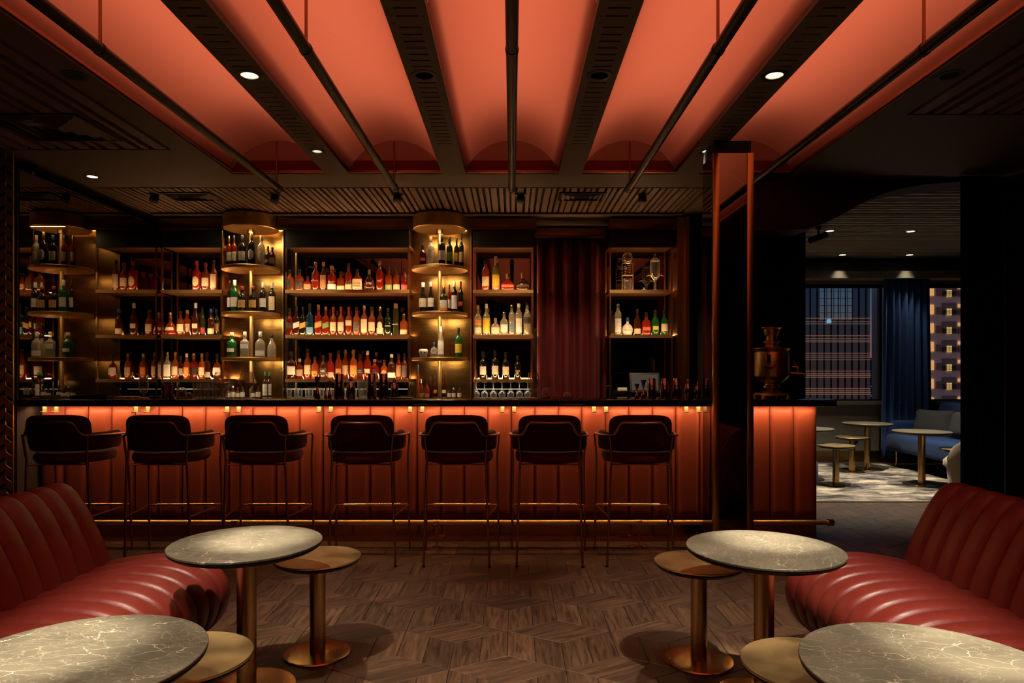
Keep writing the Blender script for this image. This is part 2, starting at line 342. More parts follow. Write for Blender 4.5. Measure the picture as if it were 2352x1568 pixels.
def stone_mat():
    m, nt, b = nodes_of('grey_veined_stone'); b.inputs['Roughness'].default_value = 0.42
    tc = nt.nodes.new('ShaderNodeTexCoord'); oi = nt.nodes.new('ShaderNodeObjectInfo')
    va = nt.nodes.new('ShaderNodeVectorMath'); va.operation = 'ADD'
    vm = nt.nodes.new('ShaderNodeVectorMath'); vm.operation = 'SCALE'; vm.inputs[0].default_value = (9, 7, 3); nt.links.new(oi.outputs['Random'], vm.inputs['Scale'])
    nt.links.new(tc.outputs['Object'], va.inputs[0]); nt.links.new(vm.outputs[0], va.inputs[1])
    n1 = nt.nodes.new('ShaderNodeTexNoise'); n1.inputs['Scale'].default_value = 5; n1.inputs['Detail'].default_value = 6; nt.links.new(va.outputs[0], n1.inputs['Vector'])
    mp = nt.nodes.new('ShaderNodeMapping'); mp.inputs['Rotation'].default_value = (0, 0, 0.6); mp.inputs['Scale'].default_value = (1, 2.2, 1); nt.links.new(va.outputs[0], mp.inputs[0])
    ds = nt.nodes.new('ShaderNodeVectorMath'); ds.operation = 'SCALE'; ds.inputs['Scale'].default_value = 0.35; nt.links.new(n1.outputs['Color'], ds.inputs[0])
    a2 = nt.nodes.new('ShaderNodeVectorMath'); a2.operation = 'ADD'; nt.links.new(mp.outputs[0], a2.inputs[0]); nt.links.new(ds.outputs[0], a2.inputs[1])
    vo = nt.nodes.new('ShaderNodeTexVoronoi'); vo.feature = 'DISTANCE_TO_EDGE'; vo.inputs['Scale'].default_value = 9.0; nt.links.new(a2.outputs[0], vo.inputs['Vector'])
    n2 = nt.nodes.new('ShaderNodeTexNoise'); n2.inputs['Scale'].default_value = 9; n2.inputs['Detail'].default_value = 5; nt.links.new(va.outputs[0], n2.inputs['Vector'])
    wd = nt.nodes.new('ShaderNodeMapRange'); wd.inputs[1].default_value = 0.46; wd.inputs[2].default_value = 0.72; wd.inputs[3].default_value = 0.001; wd.inputs[4].default_value = 0.032; nt.links.new(n2.outputs[0], wd.inputs[0])
    dv = nt.nodes.new('ShaderNodeMath'); dv.operation = 'DIVIDE'; nt.links.new(vo.outputs['Distance'], dv.inputs[0]); nt.links.new(wd.outputs[0], dv.inputs[1])
    vr = nt.nodes.new('ShaderNodeMapRange'); vr.inputs[1].default_value = 0.0; vr.inputs[2].default_value = 1.0; vr.inputs[3].default_value = 1.0; vr.inputs[4].default_value = 0.0; nt.links.new(dv.outputs[0], vr.inputs[0])
    vo2 = nt.nodes.new('ShaderNodeTexVoronoi'); vo2.feature = 'DISTANCE_TO_EDGE'; vo2.inputs['Scale'].default_value = 21.0; nt.links.new(a2.outputs[0], vo2.inputs['Vector'])
    w2 = nt.nodes.new('ShaderNodeMapRange'); w2.inputs[1].default_value = 0.45; w2.inputs[2].default_value = 0.62; w2.inputs[3].default_value = 0.045; w2.inputs[4].default_value = 0.001; nt.links.new(n2.outputs[0], w2.inputs[0])
    d2 = nt.nodes.new('ShaderNodeMath'); d2.operation = 'DIVIDE'; nt.links.new(vo2.outputs['Distance'], d2.inputs[0]); nt.links.new(w2.outputs[0], d2.inputs[1])
    v2 = nt.nodes.new('ShaderNodeMapRange'); v2.inputs[3].default_value = 0.32; v2.inputs[4].default_value = 0.0; nt.links.new(d2.outputs[0], v2.inputs[0])
    vmax = nt.nodes.new('ShaderNodeMath'); vmax.operation = 'MAXIMUM'; nt.links.new(vr.outputs[0], vmax.inputs[0]); nt.links.new(v2.outputs[0], vmax.inputs[1])
    base = nt.nodes.new('ShaderNodeValToRGB'); base.color_ramp.elements[0].position = 0.3; base.color_ramp.elements[0].color = (0.055, 0.049, 0.034, 1)
    base.color_ramp.elements[1].position = 0.72; base.color_ramp.elements[1].color = (0.125, 0.111, 0.077, 1); nt.links.new(n1.outputs[0], base.inputs[0])
    mx = nt.nodes.new('ShaderNodeMix'); mx.data_type = 'RGBA'; mx.inputs[7].default_value = (0.50, 0.44, 0.31, 1)
    sc = nt.nodes.new('ShaderNodeMath'); sc.operation = 'MULTIPLY'; sc.inputs[1].default_value = 0.7; nt.links.new(vmax.outputs[0], sc.inputs[0])
    nt.links.new(sc.outputs[0], mx.inputs[0]); nt.links.new(base.outputs[0], mx.inputs[6]); nt.links.new(mx.outputs[2], b.inputs['Base Color']); return m
stone = stone_mat()

def plank_mat():
    m, nt, b = nodes_of('smoked_oak_plank'); b.inputs['Roughness'].default_value = 0.42
    uv = nt.nodes.new('ShaderNodeUVMap'); oi = nt.nodes.new('ShaderNodeObjectInfo'); at = nt.nodes.new('ShaderNodeAttribute'); at.attribute_name = 'shade'
    rs = nt.nodes.new('ShaderNodeMath'); rs.operation = 'ADD'; nt.links.new(oi.outputs['Random'], rs.inputs[0]); nt.links.new(at.outputs['Fac'], rs.inputs[1])
    fr = nt.nodes.new('ShaderNodeMath'); fr.operation = 'FRACT'; nt.links.new(rs.outputs[0], fr.inputs[0])
    of = nt.nodes.new('ShaderNodeVectorMath'); of.operation = 'SCALE'; of.inputs[0].default_value = (13, 29, 5); nt.links.new(fr.outputs[0], of.inputs['Scale'])
    ad = nt.nodes.new('ShaderNodeVectorMath'); ad.operation = 'ADD'; nt.links.new(uv.outputs[0], ad.inputs[0]); nt.links.new(of.outputs[0], ad.inputs[1])
    mp = nt.nodes.new('ShaderNodeMapping'); mp.inputs['Scale'].default_value = (5, 46, 1); nt.links.new(ad.outputs[0], mp.inputs[0])
    n1 = nt.nodes.new('ShaderNodeTexNoise'); n1.inputs['Scale'].default_value = 1.0; n1.inputs['Detail'].default_value = 7; n1.inputs['Roughness'].default_value = 0.65; n1.inputs['Distortion'].default_value = 0.7
    nt.links.new(mp.outputs[0], n1.inputs['Vector'])
    rp = nt.nodes.new('ShaderNodeValToRGB'); rp.color_ramp.elements[0].position = 0.32; rp.color_ramp.elements[0].color = (0.022, 0.012, 0.007, 1)
    rp.color_ramp.elements[1].position = 0.68; rp.color_ramp.elements[1].color = (0.112, 0.056, 0.029, 1); nt.links.new(n1.outputs[0], rp.inputs[0])
    mr = nt.nodes.new('ShaderNodeMapRange'); mr.inputs[3].default_value = 0.65; mr.inputs[4].default_value = 1.25; nt.links.new(fr.outputs[0], mr.inputs[0])
    ms = nt.nodes.new('ShaderNodeVectorMath'); ms.operation = 'SCALE'; nt.links.new(rp.outputs[0], ms.inputs[0]); nt.links.new(mr.outputs[0], ms.inputs['Scale'])
    nt.links.new(ms.outputs[0], b.inputs['Base Color'])
    rr = nt.nodes.new('ShaderNodeMapRange'); rr.inputs[3].default_value = 0.34; rr.inputs[4].default_value = 0.55; nt.links.new(n1.outputs[0], rr.inputs[0]); nt.links.new(rr.outputs[0], b.inputs['Roughness'])
    bp = nt.nodes.new('ShaderNodeBump'); bp.inputs['Strength'].default_value = 0.12; bp.inputs['Distance'].default_value = 0.002
    nt.links.new(n1.outputs[0], bp.inputs['Height']); nt.links.new(bp.outputs[0], b.inputs['Normal']); return m
plank_m = plank_mat()

def rug_mat():
    m, nt, b = nodes_of('mottled_rug'); b.inputs['Roughness'].default_value = 0.95
    tc = nt.nodes.new('ShaderNodeTexCoord'); mp = nt.nodes.new('ShaderNodeMapping'); mp.inputs['Scale'].default_value = (1.1, 2.4, 1); nt.links.new(tc.outputs['Object'], mp.inputs[0])
    n1 = nt.nodes.new('ShaderNodeTexNoise'); n1.inputs['Scale'].default_value = 1.6; n1.inputs['Detail'].default_value = 9; n1.inputs['Roughness'].default_value = 0.72; n1.inputs['Distortion'].default_value = 0.6; nt.links.new(mp.outputs[0], n1.inputs['Vector'])
    rp = nt.nodes.new('ShaderNodeValToRGB'); c = rp.color_ramp; c.elements[0].position = 0.42; c.elements[0].color = (0.025, 0.023, 0.030, 1); c.elements[1].position = 0.60; c.elements[1].color = (0.55, 0.48, 0.37, 1)
    q = c.elements.new(0.50); q.color = (0.20, 0.18, 0.17, 1); nt.links.new(n1.outputs[0], rp.inputs[0]); nt.links.new(rp.outputs[0], b.inputs['Base Color'])
    n2 = nt.nodes.new('ShaderNodeTexNoise'); n2.inputs['Scale'].default_value = 120; nt.links.new(tc.outputs['Object'], n2.inputs['Vector'])
    bp = nt.nodes.new('ShaderNodeBump'); bp.inputs['Strength'].default_value = 0.6; bp.inputs['Distance'].default_value = 0.01; nt.links.new(n2.outputs[0], bp.inputs['Height']); nt.links.new(bp.outputs[0], b.inputs['Normal']); return m
rug_m = rug_mat()

# ================================================================ FLOOR: rhombic parquet
floor = struct('floor', boxm('floor', black_void, -4.7, 8.4, -2.6, 10.0, -0.12, -0.004))
S = 0.295
def plank_geo(sign):
    """parallelogram, long side S along +x, short side S/2 at sign*60 degrees from it; joint and eased edge all round"""
    e1 = Vector((1, 0)); e2 = Vector((math.cos(PI/3), sign * math.sin(PI/3)))
    out = []
    for g, z in ((0.0012, -0.004), (0.0012, -0.0012), (0.0022, 0.0)):
        k = g / math.sin(PI/3)
        out.append([(*(e1 * u + e2 * v), z) for u, v in ((k, k), (S - k, k), (S - k, S/2 - k), (k, S/2 - k))])
    return out
def plank_faces(sign):
    fs = []
    for j in range(2):
        for i in range(4):
            i2 = (i + 1) % 4; q = (j*4+i, j*4+i2, (j+1)*4+i2, (j+1)*4+i); fs.append(q if sign > 0 else q[::-1])
    fs.append((8, 9, 10, 11) if sign > 0 else (11, 10, 9, 8)); return fs
def plank_mesh(sign):
    r = plank_geo(sign); me = bpy.data.meshes.new('plank'); me.from_pydata([p for ring in r for p in ring], [], plank_faces(sign))
    me.materials.append(plank_m); ul = me.uv_layers.new(name='UVMap')
    for l in me.loops: ul.data[l.index].uv = me.vertices[l.vertex_index].co[:2]
    return me
PM = {1: plank_mesh(1), -1: plank_mesh(-1)}
def dirv(deg): return Vector((math.cos(math.radians(deg)), math.sin(math.radians(deg))))
planks = []
for a in range(-32, 33):
    for b in range(-32, 33):
        c = Vector((-0.02 + math.sqrt(3) * S * (a + b / 2.0), 3.43 + 1.5 * S * b))
        if not (-5 < c.x < 8.4 and -2.6 < c.y < 9.9): continue
        for th, ld, sd in ((30, 90, 30), (90, 90, 150), (-30, 30, -30)):
            for h in (0, 1):
                o = c + dirv(sd) * (S / 2 * h)
                sg = 1 if (sd - ld) > 0 else -1
                mid = o + dirv(ld) * S / 2 + dirv(sd) * S / 4
                if -4.6 < mid.x < 8.3 and -2.5 < mid.y < 9.7: planks.append((o, ld, sg, mid))
def plank_rank(p):
    m = p[3]; px = CX + m.x * FPX / max(m.y, 0.1); py = HZ + EYE * FPX / max(m.y, 0.1)
    if m.y < 2.6 or not (-20 < px < 2370) or py > 1600: return 99
    hid = abs(m.x) > 1.36 and m.y < 3.3
    if hid or (m.y > 5.25 and m.x < 2.4) or m.y > 6.8: return 90
    if m.x < -1.9 or m.x > 3.4: return 80
    return m.y
planks.sort(key=plank_rank)
for o, ld, sg, mid in planks[:300]:
    q = ob('plank', PM[sg], floor, (o.x, o.y, random.uniform(-0.0005, 0.0005)), math.radians(ld))
vs_, fs_, uvs, sh = [], [], [], []
for o, ld, sg, mid in planks[300:]:
    n = len(vs_); M = Matrix.Rotation(math.radians(ld), 4, 'Z'); off = Vector((random.random() * 3, random.random() * 3)); r_ = random.random()
    for ring in plank_geo(sg):
        for p in ring:
            w = M @ Vector(p); vs_.append((w.x + o.x, w.y + o.y, w.z)); uvs.append((p[0] + off.x, p[1] + off.y)); sh.append(r_)
    fs_ += [tuple(n + i for i in f) for f in plank_faces(sg)]
me = bpy.data.meshes.new('planks'); me.from_pydata(vs_, [], fs_); me.materials.append(plank_m)
ul = me.uv_layers.new(name='UVMap')
for l in me.loops: ul.data[l.index].uv = uvs[l.vertex_index]
at = me.attributes.new('shade', 'FLOAT', 'POINT'); at.data.foreach_set('value', sh)
tag(ob('parquet_remainder', me, floor), kind='stuff')
tag(ob('floor_inlay', boxm('floor_inlay', black_metal, -3.6, 2.4, 4.975, 4.990, -0.01, 0.0012), floor))

# ================================================================ CEILING
SLB = 2.93                                         # backing board above the slats
cb = MB()
for b in ((-4.7, -2.44, 4.9, 5.9, CZ, 3.0), (2.44, 4.7, 4.23, 5.6, CZ, 3.0), (-2.44, 2.44, 5.5, 5.9, CZ, 3.0), (-2.44, 2.44, -2.6, VY0, CZ, 3.0),
          (1.72, 2.44, 5.9, 7.5, CZ, 3.0), (-4.7, -3.62, 5.9, 7.5, CZ, 3.0), (-3.62, 1.72, 6.84, 7.5, 2.872, 3.0), (2.44, 4.7, 5.6, 5.62, CZ, 3.0)):
    cb.box(*b)
ceiling = struct('ceiling', cb.mesh('ceiling', dark_paint))
bk = MB()
for b in ((-4.7, -2.44, -2.6, 4.9, SLB, 3.0), (2.44, 4.7, -2.6, 4.23, SLB, 3.0), (-3.62, 1.72, 5.9, 6.84, SLB, 3.0), (1.95, 8.4, 5.6, 10.0, SLB + 0.02, 3.02)):
    bk.box(*b)
ob('backing_board', bk.mesh('backing_board', black_void), ceiling)
cf = MB()                                          # unseen box above the vaults, lined white to bounce light onto their ends
cf.box(-2.5, 2.5, VY0 - 0.1, 5.96, 3.72, 3.78); cf.box(-2.5, -2.44, VY0, 5.9, 3.0, 3.72); cf.box(2.44, 2.5, VY0, 5.9, 3.0, 3.72)
cf.box(-2.5, 2.5, 5.90, 5.96, 3.0, 3.72); cf.box(-2.5, 2.5, VY0 - 0.1, VY0 - 0.04, 3.0, 3.72)
ob('coffer_box', cf.mesh('coffer_box', pmat('plenum_bounce_lining', (0.75, 0.74, 0.72), 0.8)), ceiling)
# slats over the bar
x = -3.60; k = 0
sl_bar = boxm('slat', dark_slat, -0.0165, 0.0165, 5.93, 6.83, CZ, SLB)
sl_wide = boxm('slat', dark_slat, -0.026, 0.026, 5.93, 6.83, CZ, SLB)
while x < 1.70:
    wide = k % 4 == 2
    ob('slat', sl_wide if wide else sl_bar, ceiling, (x + (0.026 if wide else 0.0165), 0, 0))
    x += (0.052 if wide else 0.033) + (0.024 if k % 3 else 0.016); k += 1
# slats of the side aisles (run away from the camera)
sl_a = {(-1, 0): boxm('slat', dark_slat, -0.04, 0.04, -2.5, 4.88, CZ, SLB), (-1, 1): boxm('slat', dark_slat, -0.018, 0.018, -2.5, 4.88, CZ, SLB),
        (1, 0): boxm('slat', dark_slat, -0.04, 0.04, -2.5, 4.21, CZ, SLB), (1, 1): boxm('slat', dark_slat, -0.018, 0.018, -2.5, 4.21, CZ, SLB)}
for sgn in (-1, 1):
    x = 2.47; k = 0
    while x < 4.5:
        w = 0.036 if k % 3 == 1 else 0.08
        ob('slat', sl_a[(sgn, 1 if k % 3 == 1 else 0)], ceiling, (sgn * (x + w / 2), 0, 0)); x += w + 0.045; k += 1
# slats of the far room (run across)
lounge_slat = pmat('brightened_oak_slat', (0.40, 0.35, 0.27), 0.6)  # lighter copy of the dark slat, standing in for missing ceiling light
sl_r = boxm('slat', lounge_slat, 2.0, 8.3, -0.035, 0.035, CZ + 0.02, SLB + 0.02); sl_r2 = boxm('slat', lounge_slat, 2.0, 8.3, -0.016, 0.016, CZ + 0.02, SLB + 0.02)
y = 6.0; k = 0
while y < 9.7:
    w = 0.032 if k % 3 == 1 else 0.07
    ob('slat', sl_r2 if k % 3 == 1 else sl_r, ceiling, (0, y + w / 2, 0)); y += w + 0.04; k += 1
# beams between the vaults: slotted metal plates under a dark housing
HOLES_LIT = {0: (4.93, 3.66, 2.39, 1.12), 1: (3.66, 2.39, 1.12), 2: (3.66, 2.39, 1.12), 3: (4.93, 3.66, 2.39, 1.12)}
for i, bx in enumerate(BEAMC):
    hb = MB().box(-0.095, -0.090, VY0, 5.5, CZ + 0.004, 3.0); hb.box(0.090, 0.095, VY0, 5.5, CZ + 0.004, 3.0); hb.box(-0.095, 0.095, VY0, 5.5, 3.0, 3.01)
    beam = ob('beam', hb.mesh('beam', black_metal), ceiling, (bx, 0, 0))
    pl = MB(); pl.box(-0.095, -0.05, VY0, 5.5, CZ, CZ + 0.004); pl.box(0.05, 0.095, VY0, 5.5, CZ, CZ + 0.004)
    y = 5.5
    opens = [(h - 0.05, h + 0.05) for h in HOLES_LIT[i]]
    yy = 4.765
    while yy > 1.9:
        if all(not (a - 0.03 < yy < b + 0.03) for a, b in opens) and abs(yy - 3.08) > 0.03: opens.append((yy - 0.0062, yy + 0.0062))
        yy -= 0.0337
    opens.sort(reverse=True)
    for a, b in opens:
        pl.box(-0.05, 0.05, b, y, CZ, CZ + 0.004); y = a
    pl.box(-0.05, 0.05, VY0, y, CZ, CZ + 0.004)
    ob('slotted_plate', pl.mesh('slotted_plate', dark_paint, fix=False), beam)
    sc = MB()
    for sx in (-0.07, 0.07):
        for sy in (3.05, 3.11, 4.80): sc.lathe([(0.004, -0.0015), (0.004, 0.001)], 8, (sx, sy, CZ))
    ob('screw', sc.mesh('screw', black_metal), beam)
for sgn in (-1, 1):
    lo, hi = sorted((sgn * 2.25, sgn * 2.44))
    bb = ob('beam', MB().box(lo, hi, VY0, 5.5, CZ, 3.0).mesh('beam', dark_paint), ceiling)
    a, b = sorted((sgn * 2.235, sgn * 2.25)); ob('edge_trim', boxm('edge_trim', tube_m, a, b, VY0, 5.5, CZ + 0.012, CZ + 0.03), bb)
for i, bx in enumerate(BAYC):                      # copper lip at the far end of each vault
    ob('edge_trim', boxm('edge_trim', tube_m, bx - BAYW/2, bx + BAYW/2, 5.47, 5.498, CZ + 0.004, CZ + 0.022), ceiling)
# the vaults themselves
def arc_z(t):                                      # t in -1..1 across the bay
    R = (0.374 ** 2 + 0.235 ** 2) / (2 * 0.235); return CZ + 0.035 + math.sqrt(R * R - (t * 0.374) ** 2) - (R - 0.235)
for i, bx in enumerate(BAYC):
    for (ya, yb) in ((VY0, 2.998), (3.002, 5.5)):
        m_ = MB().grid(lambda u, v: (bx + (u * 2 - 1) * BAYW / 2, ya + (yb - ya) * v, arc_z(u * 2 - 1)), 20, 1)
        ob('vault_panel', m_.mesh('vault_panel', fabric, fix=False), ceiling)
    poly = [(bx - BAYW/2, CZ + 0.004)] + [(bx + t / 10.0 * BAYW/2, arc_z(t / 10.0)) for t in range(-10, 11)] + [(bx + BAYW/2, CZ + 0.004)]
    me = bpy.data.meshes.new('vault_end'); me.from_pydata([(u, 5.498, w) for u, w in poly], [], [tuple(range(len(poly)))]); me.materials.append(fabric)
    ob('vault_end', me, ceiling)

# ================================================================ WALLS
struct('wall_left', boxm('wall_left', wall_dark, -4.7, -4.6, -2.6, 7.5, 0, 3.0))
struct('wall_front', boxm('wall_front', wall_dark, -4.7, 4.7, -2.6, -2.5, 0, 3.0))
struct('wall_right', boxm('wall_right', wall_brown, 4.6, 4.7, -2.6, 5.62, 0, 3.0))
struct('wall_back', boxm('wall_back', wall_dark, -4.6, 1.95, 7.40, 7.5, 0, 3.0))
wb = struct('wall_bar', boxm('wall_bar', wall_dark, -4.6, -3.625, 5.0, 7.39, 0, 2.79))
ob('mirror_panel', boxm('mirror_panel', mirror_m, -3.625, -3.620, 5.56, 6.40, 0.9, 2.78), wb)
ob('mirror_panel', boxm('mirror_panel', mirror_m, -3.625, -3.620, 6.404, 7.38, 0.9, 2.78), wb)
ob('mirror_panel', boxm('mirror_panel', mirror_m, -3.625, -3.620, 5.02, 5.556, 1.10, 2.78), wb)
struct('wall_partition', MB().box(1.90, 1.98, 5.6, 9.9, 0, 3.0).mesh('wall_partition', wall_dark))
arch = [(1.90, CZ), (1.90, 2.46), (2.425, 2.475), (2.56, 2.52), (2.70, 2.589), (2.88, 2.69), (3.064, 2.772), (3.24, 2.815), (3.43, 2.842), (3.775, 2.868), (4.05, 2.872), (4.05, 0), (4.7, 0), (4.7, CZ)]
wa = struct('wall_arch', MB().prism(arch, 5.60, 5.95, 'y').mesh('wall_arch', wall_brown))
tr = MB().tube([(p[0], 5.60, p[1]) for p in arch[1:11]], 0.007, 6)
ob('arch_trim', tr.mesh('arch_trim', bronze), wa)
struct('wall_window', MB().box(1.98, 8.4, 9.85, 9.95, 0, 0.85).box(1.98, 8.4, 9.85, 9.95, 2.55, 3.0).box(1.98, 3.7, 9.85, 9.95, 0.85, 2.55).mesh('wall_window', plaster))
struct('wall_side', boxm('wall_side', plaster, 8.3, 8.4, 5.6, 9.95, 0, 3.0))
struct('wall_lounge', boxm('wall_lounge', wall_dark, 4.7, 8.4, 5.6, 5.7, 0, 3.0))
struct('baseboard_window', boxm('baseboard_window', brass_brushed, 1.98, 8.3, 9.835, 9.85, 0, 0.15))
struct('trim_1', boxm('trim_1', plaster, 3.6, 8.3, 9.70, 9.85, 0.82, 0.87))
struct('trim_2', boxm('trim_2', plaster, 1.98, 8.3, 9.55, 9.85, 2.60, 2.70))
# window
win = struct('window_1', None)
ob('window_frame', MB().box(3.7, 8.3, 9.87, 9.93, 2.50, 2.55).box(3.7, 8.3, 9.87, 9.93, 0.85, 0.89).box(3.7, 3.75, 9.87, 9.93, 0.89, 2.50).mesh('window_frame', black_metal), win)
for x0 in (3.75, 5.35, 6.95):
    ob('pane', boxm('pane', pane_m, x0, x0 + 1.56, 9.898, 9.904, 0.89, 2.50), win)
    ob('mullion', boxm('mullion', black_metal, x0 + 1.56, x0 + 1.60, 9.87, 9.93, 0.89, 2.50), win)

# ================================================================ CEILING LIGHTS
def downlight(loc, r, lit, label, power=0.0, recessed=True, angle=70, tint=(1.0, 0.86, 0.66), blend=0.7, aim=None, core=0.0, core_aim=(0, 0, 0), group='round recessed ceiling downlights'):
    t = thing('ceiling_light', label, 'downlight', loc, group=group)
    d = 0.055 if recessed else 0.004
    ob('bezel', MB().lathe([(r, 0.0), (r, -0.003), (r * 1.5, -0.003), (r * 1.55, -0.0005)], 28, cap=False).mesh('bezel', black_metal, fix=False), t)
    if recessed:
        ob('reflector', MB().grid(lambda u, v: ((r * (1 - 0.35 * v)) * math.cos(2*PI*u), (r * (1 - 0.35 * v)) * math.sin(2*PI*u), d * v), 28, 3, True).mesh('reflector', reflector if lit else black_metal, fix=False), t)
        ob('lens', MB().lathe([(r * 0.66, d - 0.002), (r * 0.66, d)], 24).mesh('lens', glow_white if lit else black_void), t)
    else:
        ob('lens', MB().lathe([(r, -0.002), (r, 0.0)], 24).mesh('lens', glow_soft if lit else black_void), t)
    if power:
        l = bpy.data.lights.new('downlight_spot', 'SPOT'); l.energy = power; l.color = tint; l.spot_size = math.radians(angle); l.spot_blend = blend; l.shadow_soft_size = 0.03
        lo = bpy.data.objects.new('downlight_spot', l); COL.objects.link(lo); lo.parent = t; lo.location = (0, 0, -0.012)
        if aim: lo.rotation_euler = aim
    if core:
        l2 = l.copy(); l2.energy = core; l2.spot_size = math.radians(13)
        lo = bpy.data.objects.new('downlight_core', l2); COL.objects.link(lo); lo.parent = t; lo.location = (0, 0, -0.012); lo.rotation_euler = core_aim
    return t
side = {0: 'left outer', 1: 'left inner', 2: 'right inner', 3: 'right outer'}
wh = {4.93: 'nearest the bar', 3.66: 'midway along', 2.39: 'over the far lounge tables', 1.12: 'over the near lounge tables'}
for i, bx in enumerate(BEAMC):
    for y in HOLES_LIT[i]:
        lit = i in (0, 3)
        downlight((bx, y, CZ), 0.034 if y > 4.5 else 0.046, lit, ('glowing' if lit else 'unlit black') + f' downlight in the {side[i]} slotted beam, {wh[y]}',
                  SPOT_W[y] if lit else 0, angle=SPOT_A[y], blend=1.0, core=CORE_W.get(y, 0.0) if lit else 0.0,
                  core_aim=(math.atan(CORE_AIM.get(y, (0, 0))[1] / 2.29), math.copysign(math.atan(CORE_AIM.get(y, (0, 0))[0] / 2.29), bx), 0),
                  aim=(math.atan(SPOT_AIM[y][1] / 2.29), math.copysign(math.atan(SPOT_AIM[y][0] / 2.29), bx), 0))
for sgn, nm in ((-1, 'left'), (1, 'right')):
    downlight((sgn * 2.345, 3.66, CZ), 0.046, False, f'unlit black downlight in the plain {nm} border of the red vaults', recessed=False)
downlight((wx(212, 5.57), 5.57, CZ), 0.04, True, 'small lit downlight in the brown soffit above the left bar end', 12, False, 90)
downlight((wx(1760, 6.55), 6.55, CZ), 0.035, True, 'small lit downlight in the soffit above the brass samovar', 40, False, 115)
downlight((wx(62, 4.3), 4.3, CZ - 0.001), 0.045, True, 'dim downlight among the slats at the upper left corner', 0, False)

# ================================================================ BAR COUNTER
BL, BR = -3.62, 2.33
bar = thing('bar_counter', 'long bar counter with red padded leather front and black stone top', 'bar counter', (0, 0, 0))
body = MB().box(BL, BR, 5.235, 5.50, 0.0, 1.045)
ob('carcass', body.mesh('carcass', black_void), bar)
ctop = ob('countertop', boxm('countertop', counter_m, BL, 2.375, 4.99, 5.55, 1.045, 1.093, bevel=0.003), bar)
# padded panels, one mesh shared
PW = 0.18
def pad_mesh(w):
    def fn(u, v):
        t = u * 2 - 1; s = v * 2 - 1
        d = 0.026 * (1 - abs(t) ** 6) * (1 - abs(s) ** 24) ** 0.5
        return ((u - 0.5) * (w - 0.004), -d, 0.165 + v * 0.878)
    m_ = MB().grid(fn, 18, 22); return m_.mesh('padded_panel', bar_leather, 60, fix=False)
pm = pad_mesh(PW); k0 = -20
for k in range(k0, 13):
    xc = -0.005 + PW * (k + 0.5)
    if xc - PW/2 < BL - 0.001 or xc + PW/2 > BR + 0.02: continue
    ob('padded_panel', pm, bar, (xc, 5.232, 0))
ob('plinth', boxm('plinth', plinth_m, BL, BR, 5.226, 5.236, 0.0, 0.158), bar)
ob('plinth_trim', boxm('plinth_trim', copper, BL, BR, 5.215, 5.226, 0.150, 0.160), bar)
rail = ob('foot_rail', MB().tube([(BL, 5.05, 0.185), (2.36, 5.05, 0.185)], 0.0185, 16).mesh('foot_rail', brass_satin), bar)
for px in (540, 1003, 1468):
    xx = wx(px, 5.05)
    ob('rail_sleeve', MB().tube([(xx - 0.022, 5.05, 0.185), (xx + 0.022, 5.05, 0.185)], 0.0225, 16).mesh('rail_sleeve', brass), rail)
    bm_ = MB().tube([(xx, 5.05, 0.165), (xx, 5.05, 0.0)], 0.006, 8); bm_.lathe([(0.03, 0.0), (0.03, 0.006), (0.012, 0.012)], 14, (xx, 5.05, 0)); bm_.lathe([(0.012, 0.14), (0.012, 0.155)], 12, (xx, 5.05, 0))
    ob('bracket', bm_.mesh('bracket', brass), rail)
ob('rail_end', MB().tube([(2.335, 5.05, 0.185), (2.375, 5.05, 0.185)], 0.026, 16).mesh('rail_end', brass), rail)
ob('led_strip', boxm('led_strip', led_amber, BL, 2.30, 5.150, 5.160, 1.0405, 1.0445), bar)
hk = MB().box(-0.014, 0.014, 5.160, 5.180, 0.998, 1.045); hk.box(-0.014, 0.014, 5.120, 5.180, 0.992, 1.000); hk = hk.mesh('bag_hook', pmat('aged_brass_hook', (0.13, 0.10, 0.045), 0.5, spec=0.4), bevel=0.001)
for px in (46, 98, 125, 309, 336, 519, 546, 731, 758, 941, 969, 1154, 1181, 1365, 1393, 1578, 1606):
    xx = wx(px, 5.14)
    if xx > BL + 0.02: ob('bag_hook', hk, bar, (xx, 0, 0))

# ================================================================ MIRRORED PILLAR through the bar
pil = thing('pillar', 'square mirrored pillar with polished brass corner strips rising through the bar', 'pillar', (1.518, 4.83, 0))
ob('core', boxm('core', black_void, -0.125, 0.125, -0.14, 0.14, 0, 2.885), pil)
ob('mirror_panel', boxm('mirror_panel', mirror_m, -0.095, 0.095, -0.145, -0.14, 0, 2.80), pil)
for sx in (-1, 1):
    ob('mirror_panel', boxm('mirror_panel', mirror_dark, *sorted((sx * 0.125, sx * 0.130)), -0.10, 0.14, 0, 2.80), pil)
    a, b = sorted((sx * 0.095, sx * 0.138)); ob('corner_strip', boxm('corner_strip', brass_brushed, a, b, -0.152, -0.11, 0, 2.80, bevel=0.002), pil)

# chevron screen at the left end of the bar
scr = thing('chevron_screen', 'tall narrow brass screen cut with chevrons at the left end of the bar', 'screen', (-3.665, 4.94, 0))
cm = {}
for c_ in (-1, 1):
    p_ = [(-0.026, 0.0), (0.026, -0.026 * c_ * 1.3), (0.026, 0.066 - 0.026 * c_ * 1.3), (-0.026, 0.066)]
    cm[c_] = MB().prism(p_, -0.003, 0.003, 'y').mesh('chevron', screen_m)
for c_ in (-1, 1):
    for k in range(29): ob('chevron', cm[c_], scr, (c_ * 0.027, 0, 0.08 + k * 0.096))
ob('upright', MB().box(-0.058, -0.054, -0.006, 0.006, 0, 2.885).box(-0.002, 0.002, -0.006, 0.006, 0, 2.885).box(0.054, 0.058, -0.006, 0.006, 0, 2.885).mesh('upright', brass_top), scr)

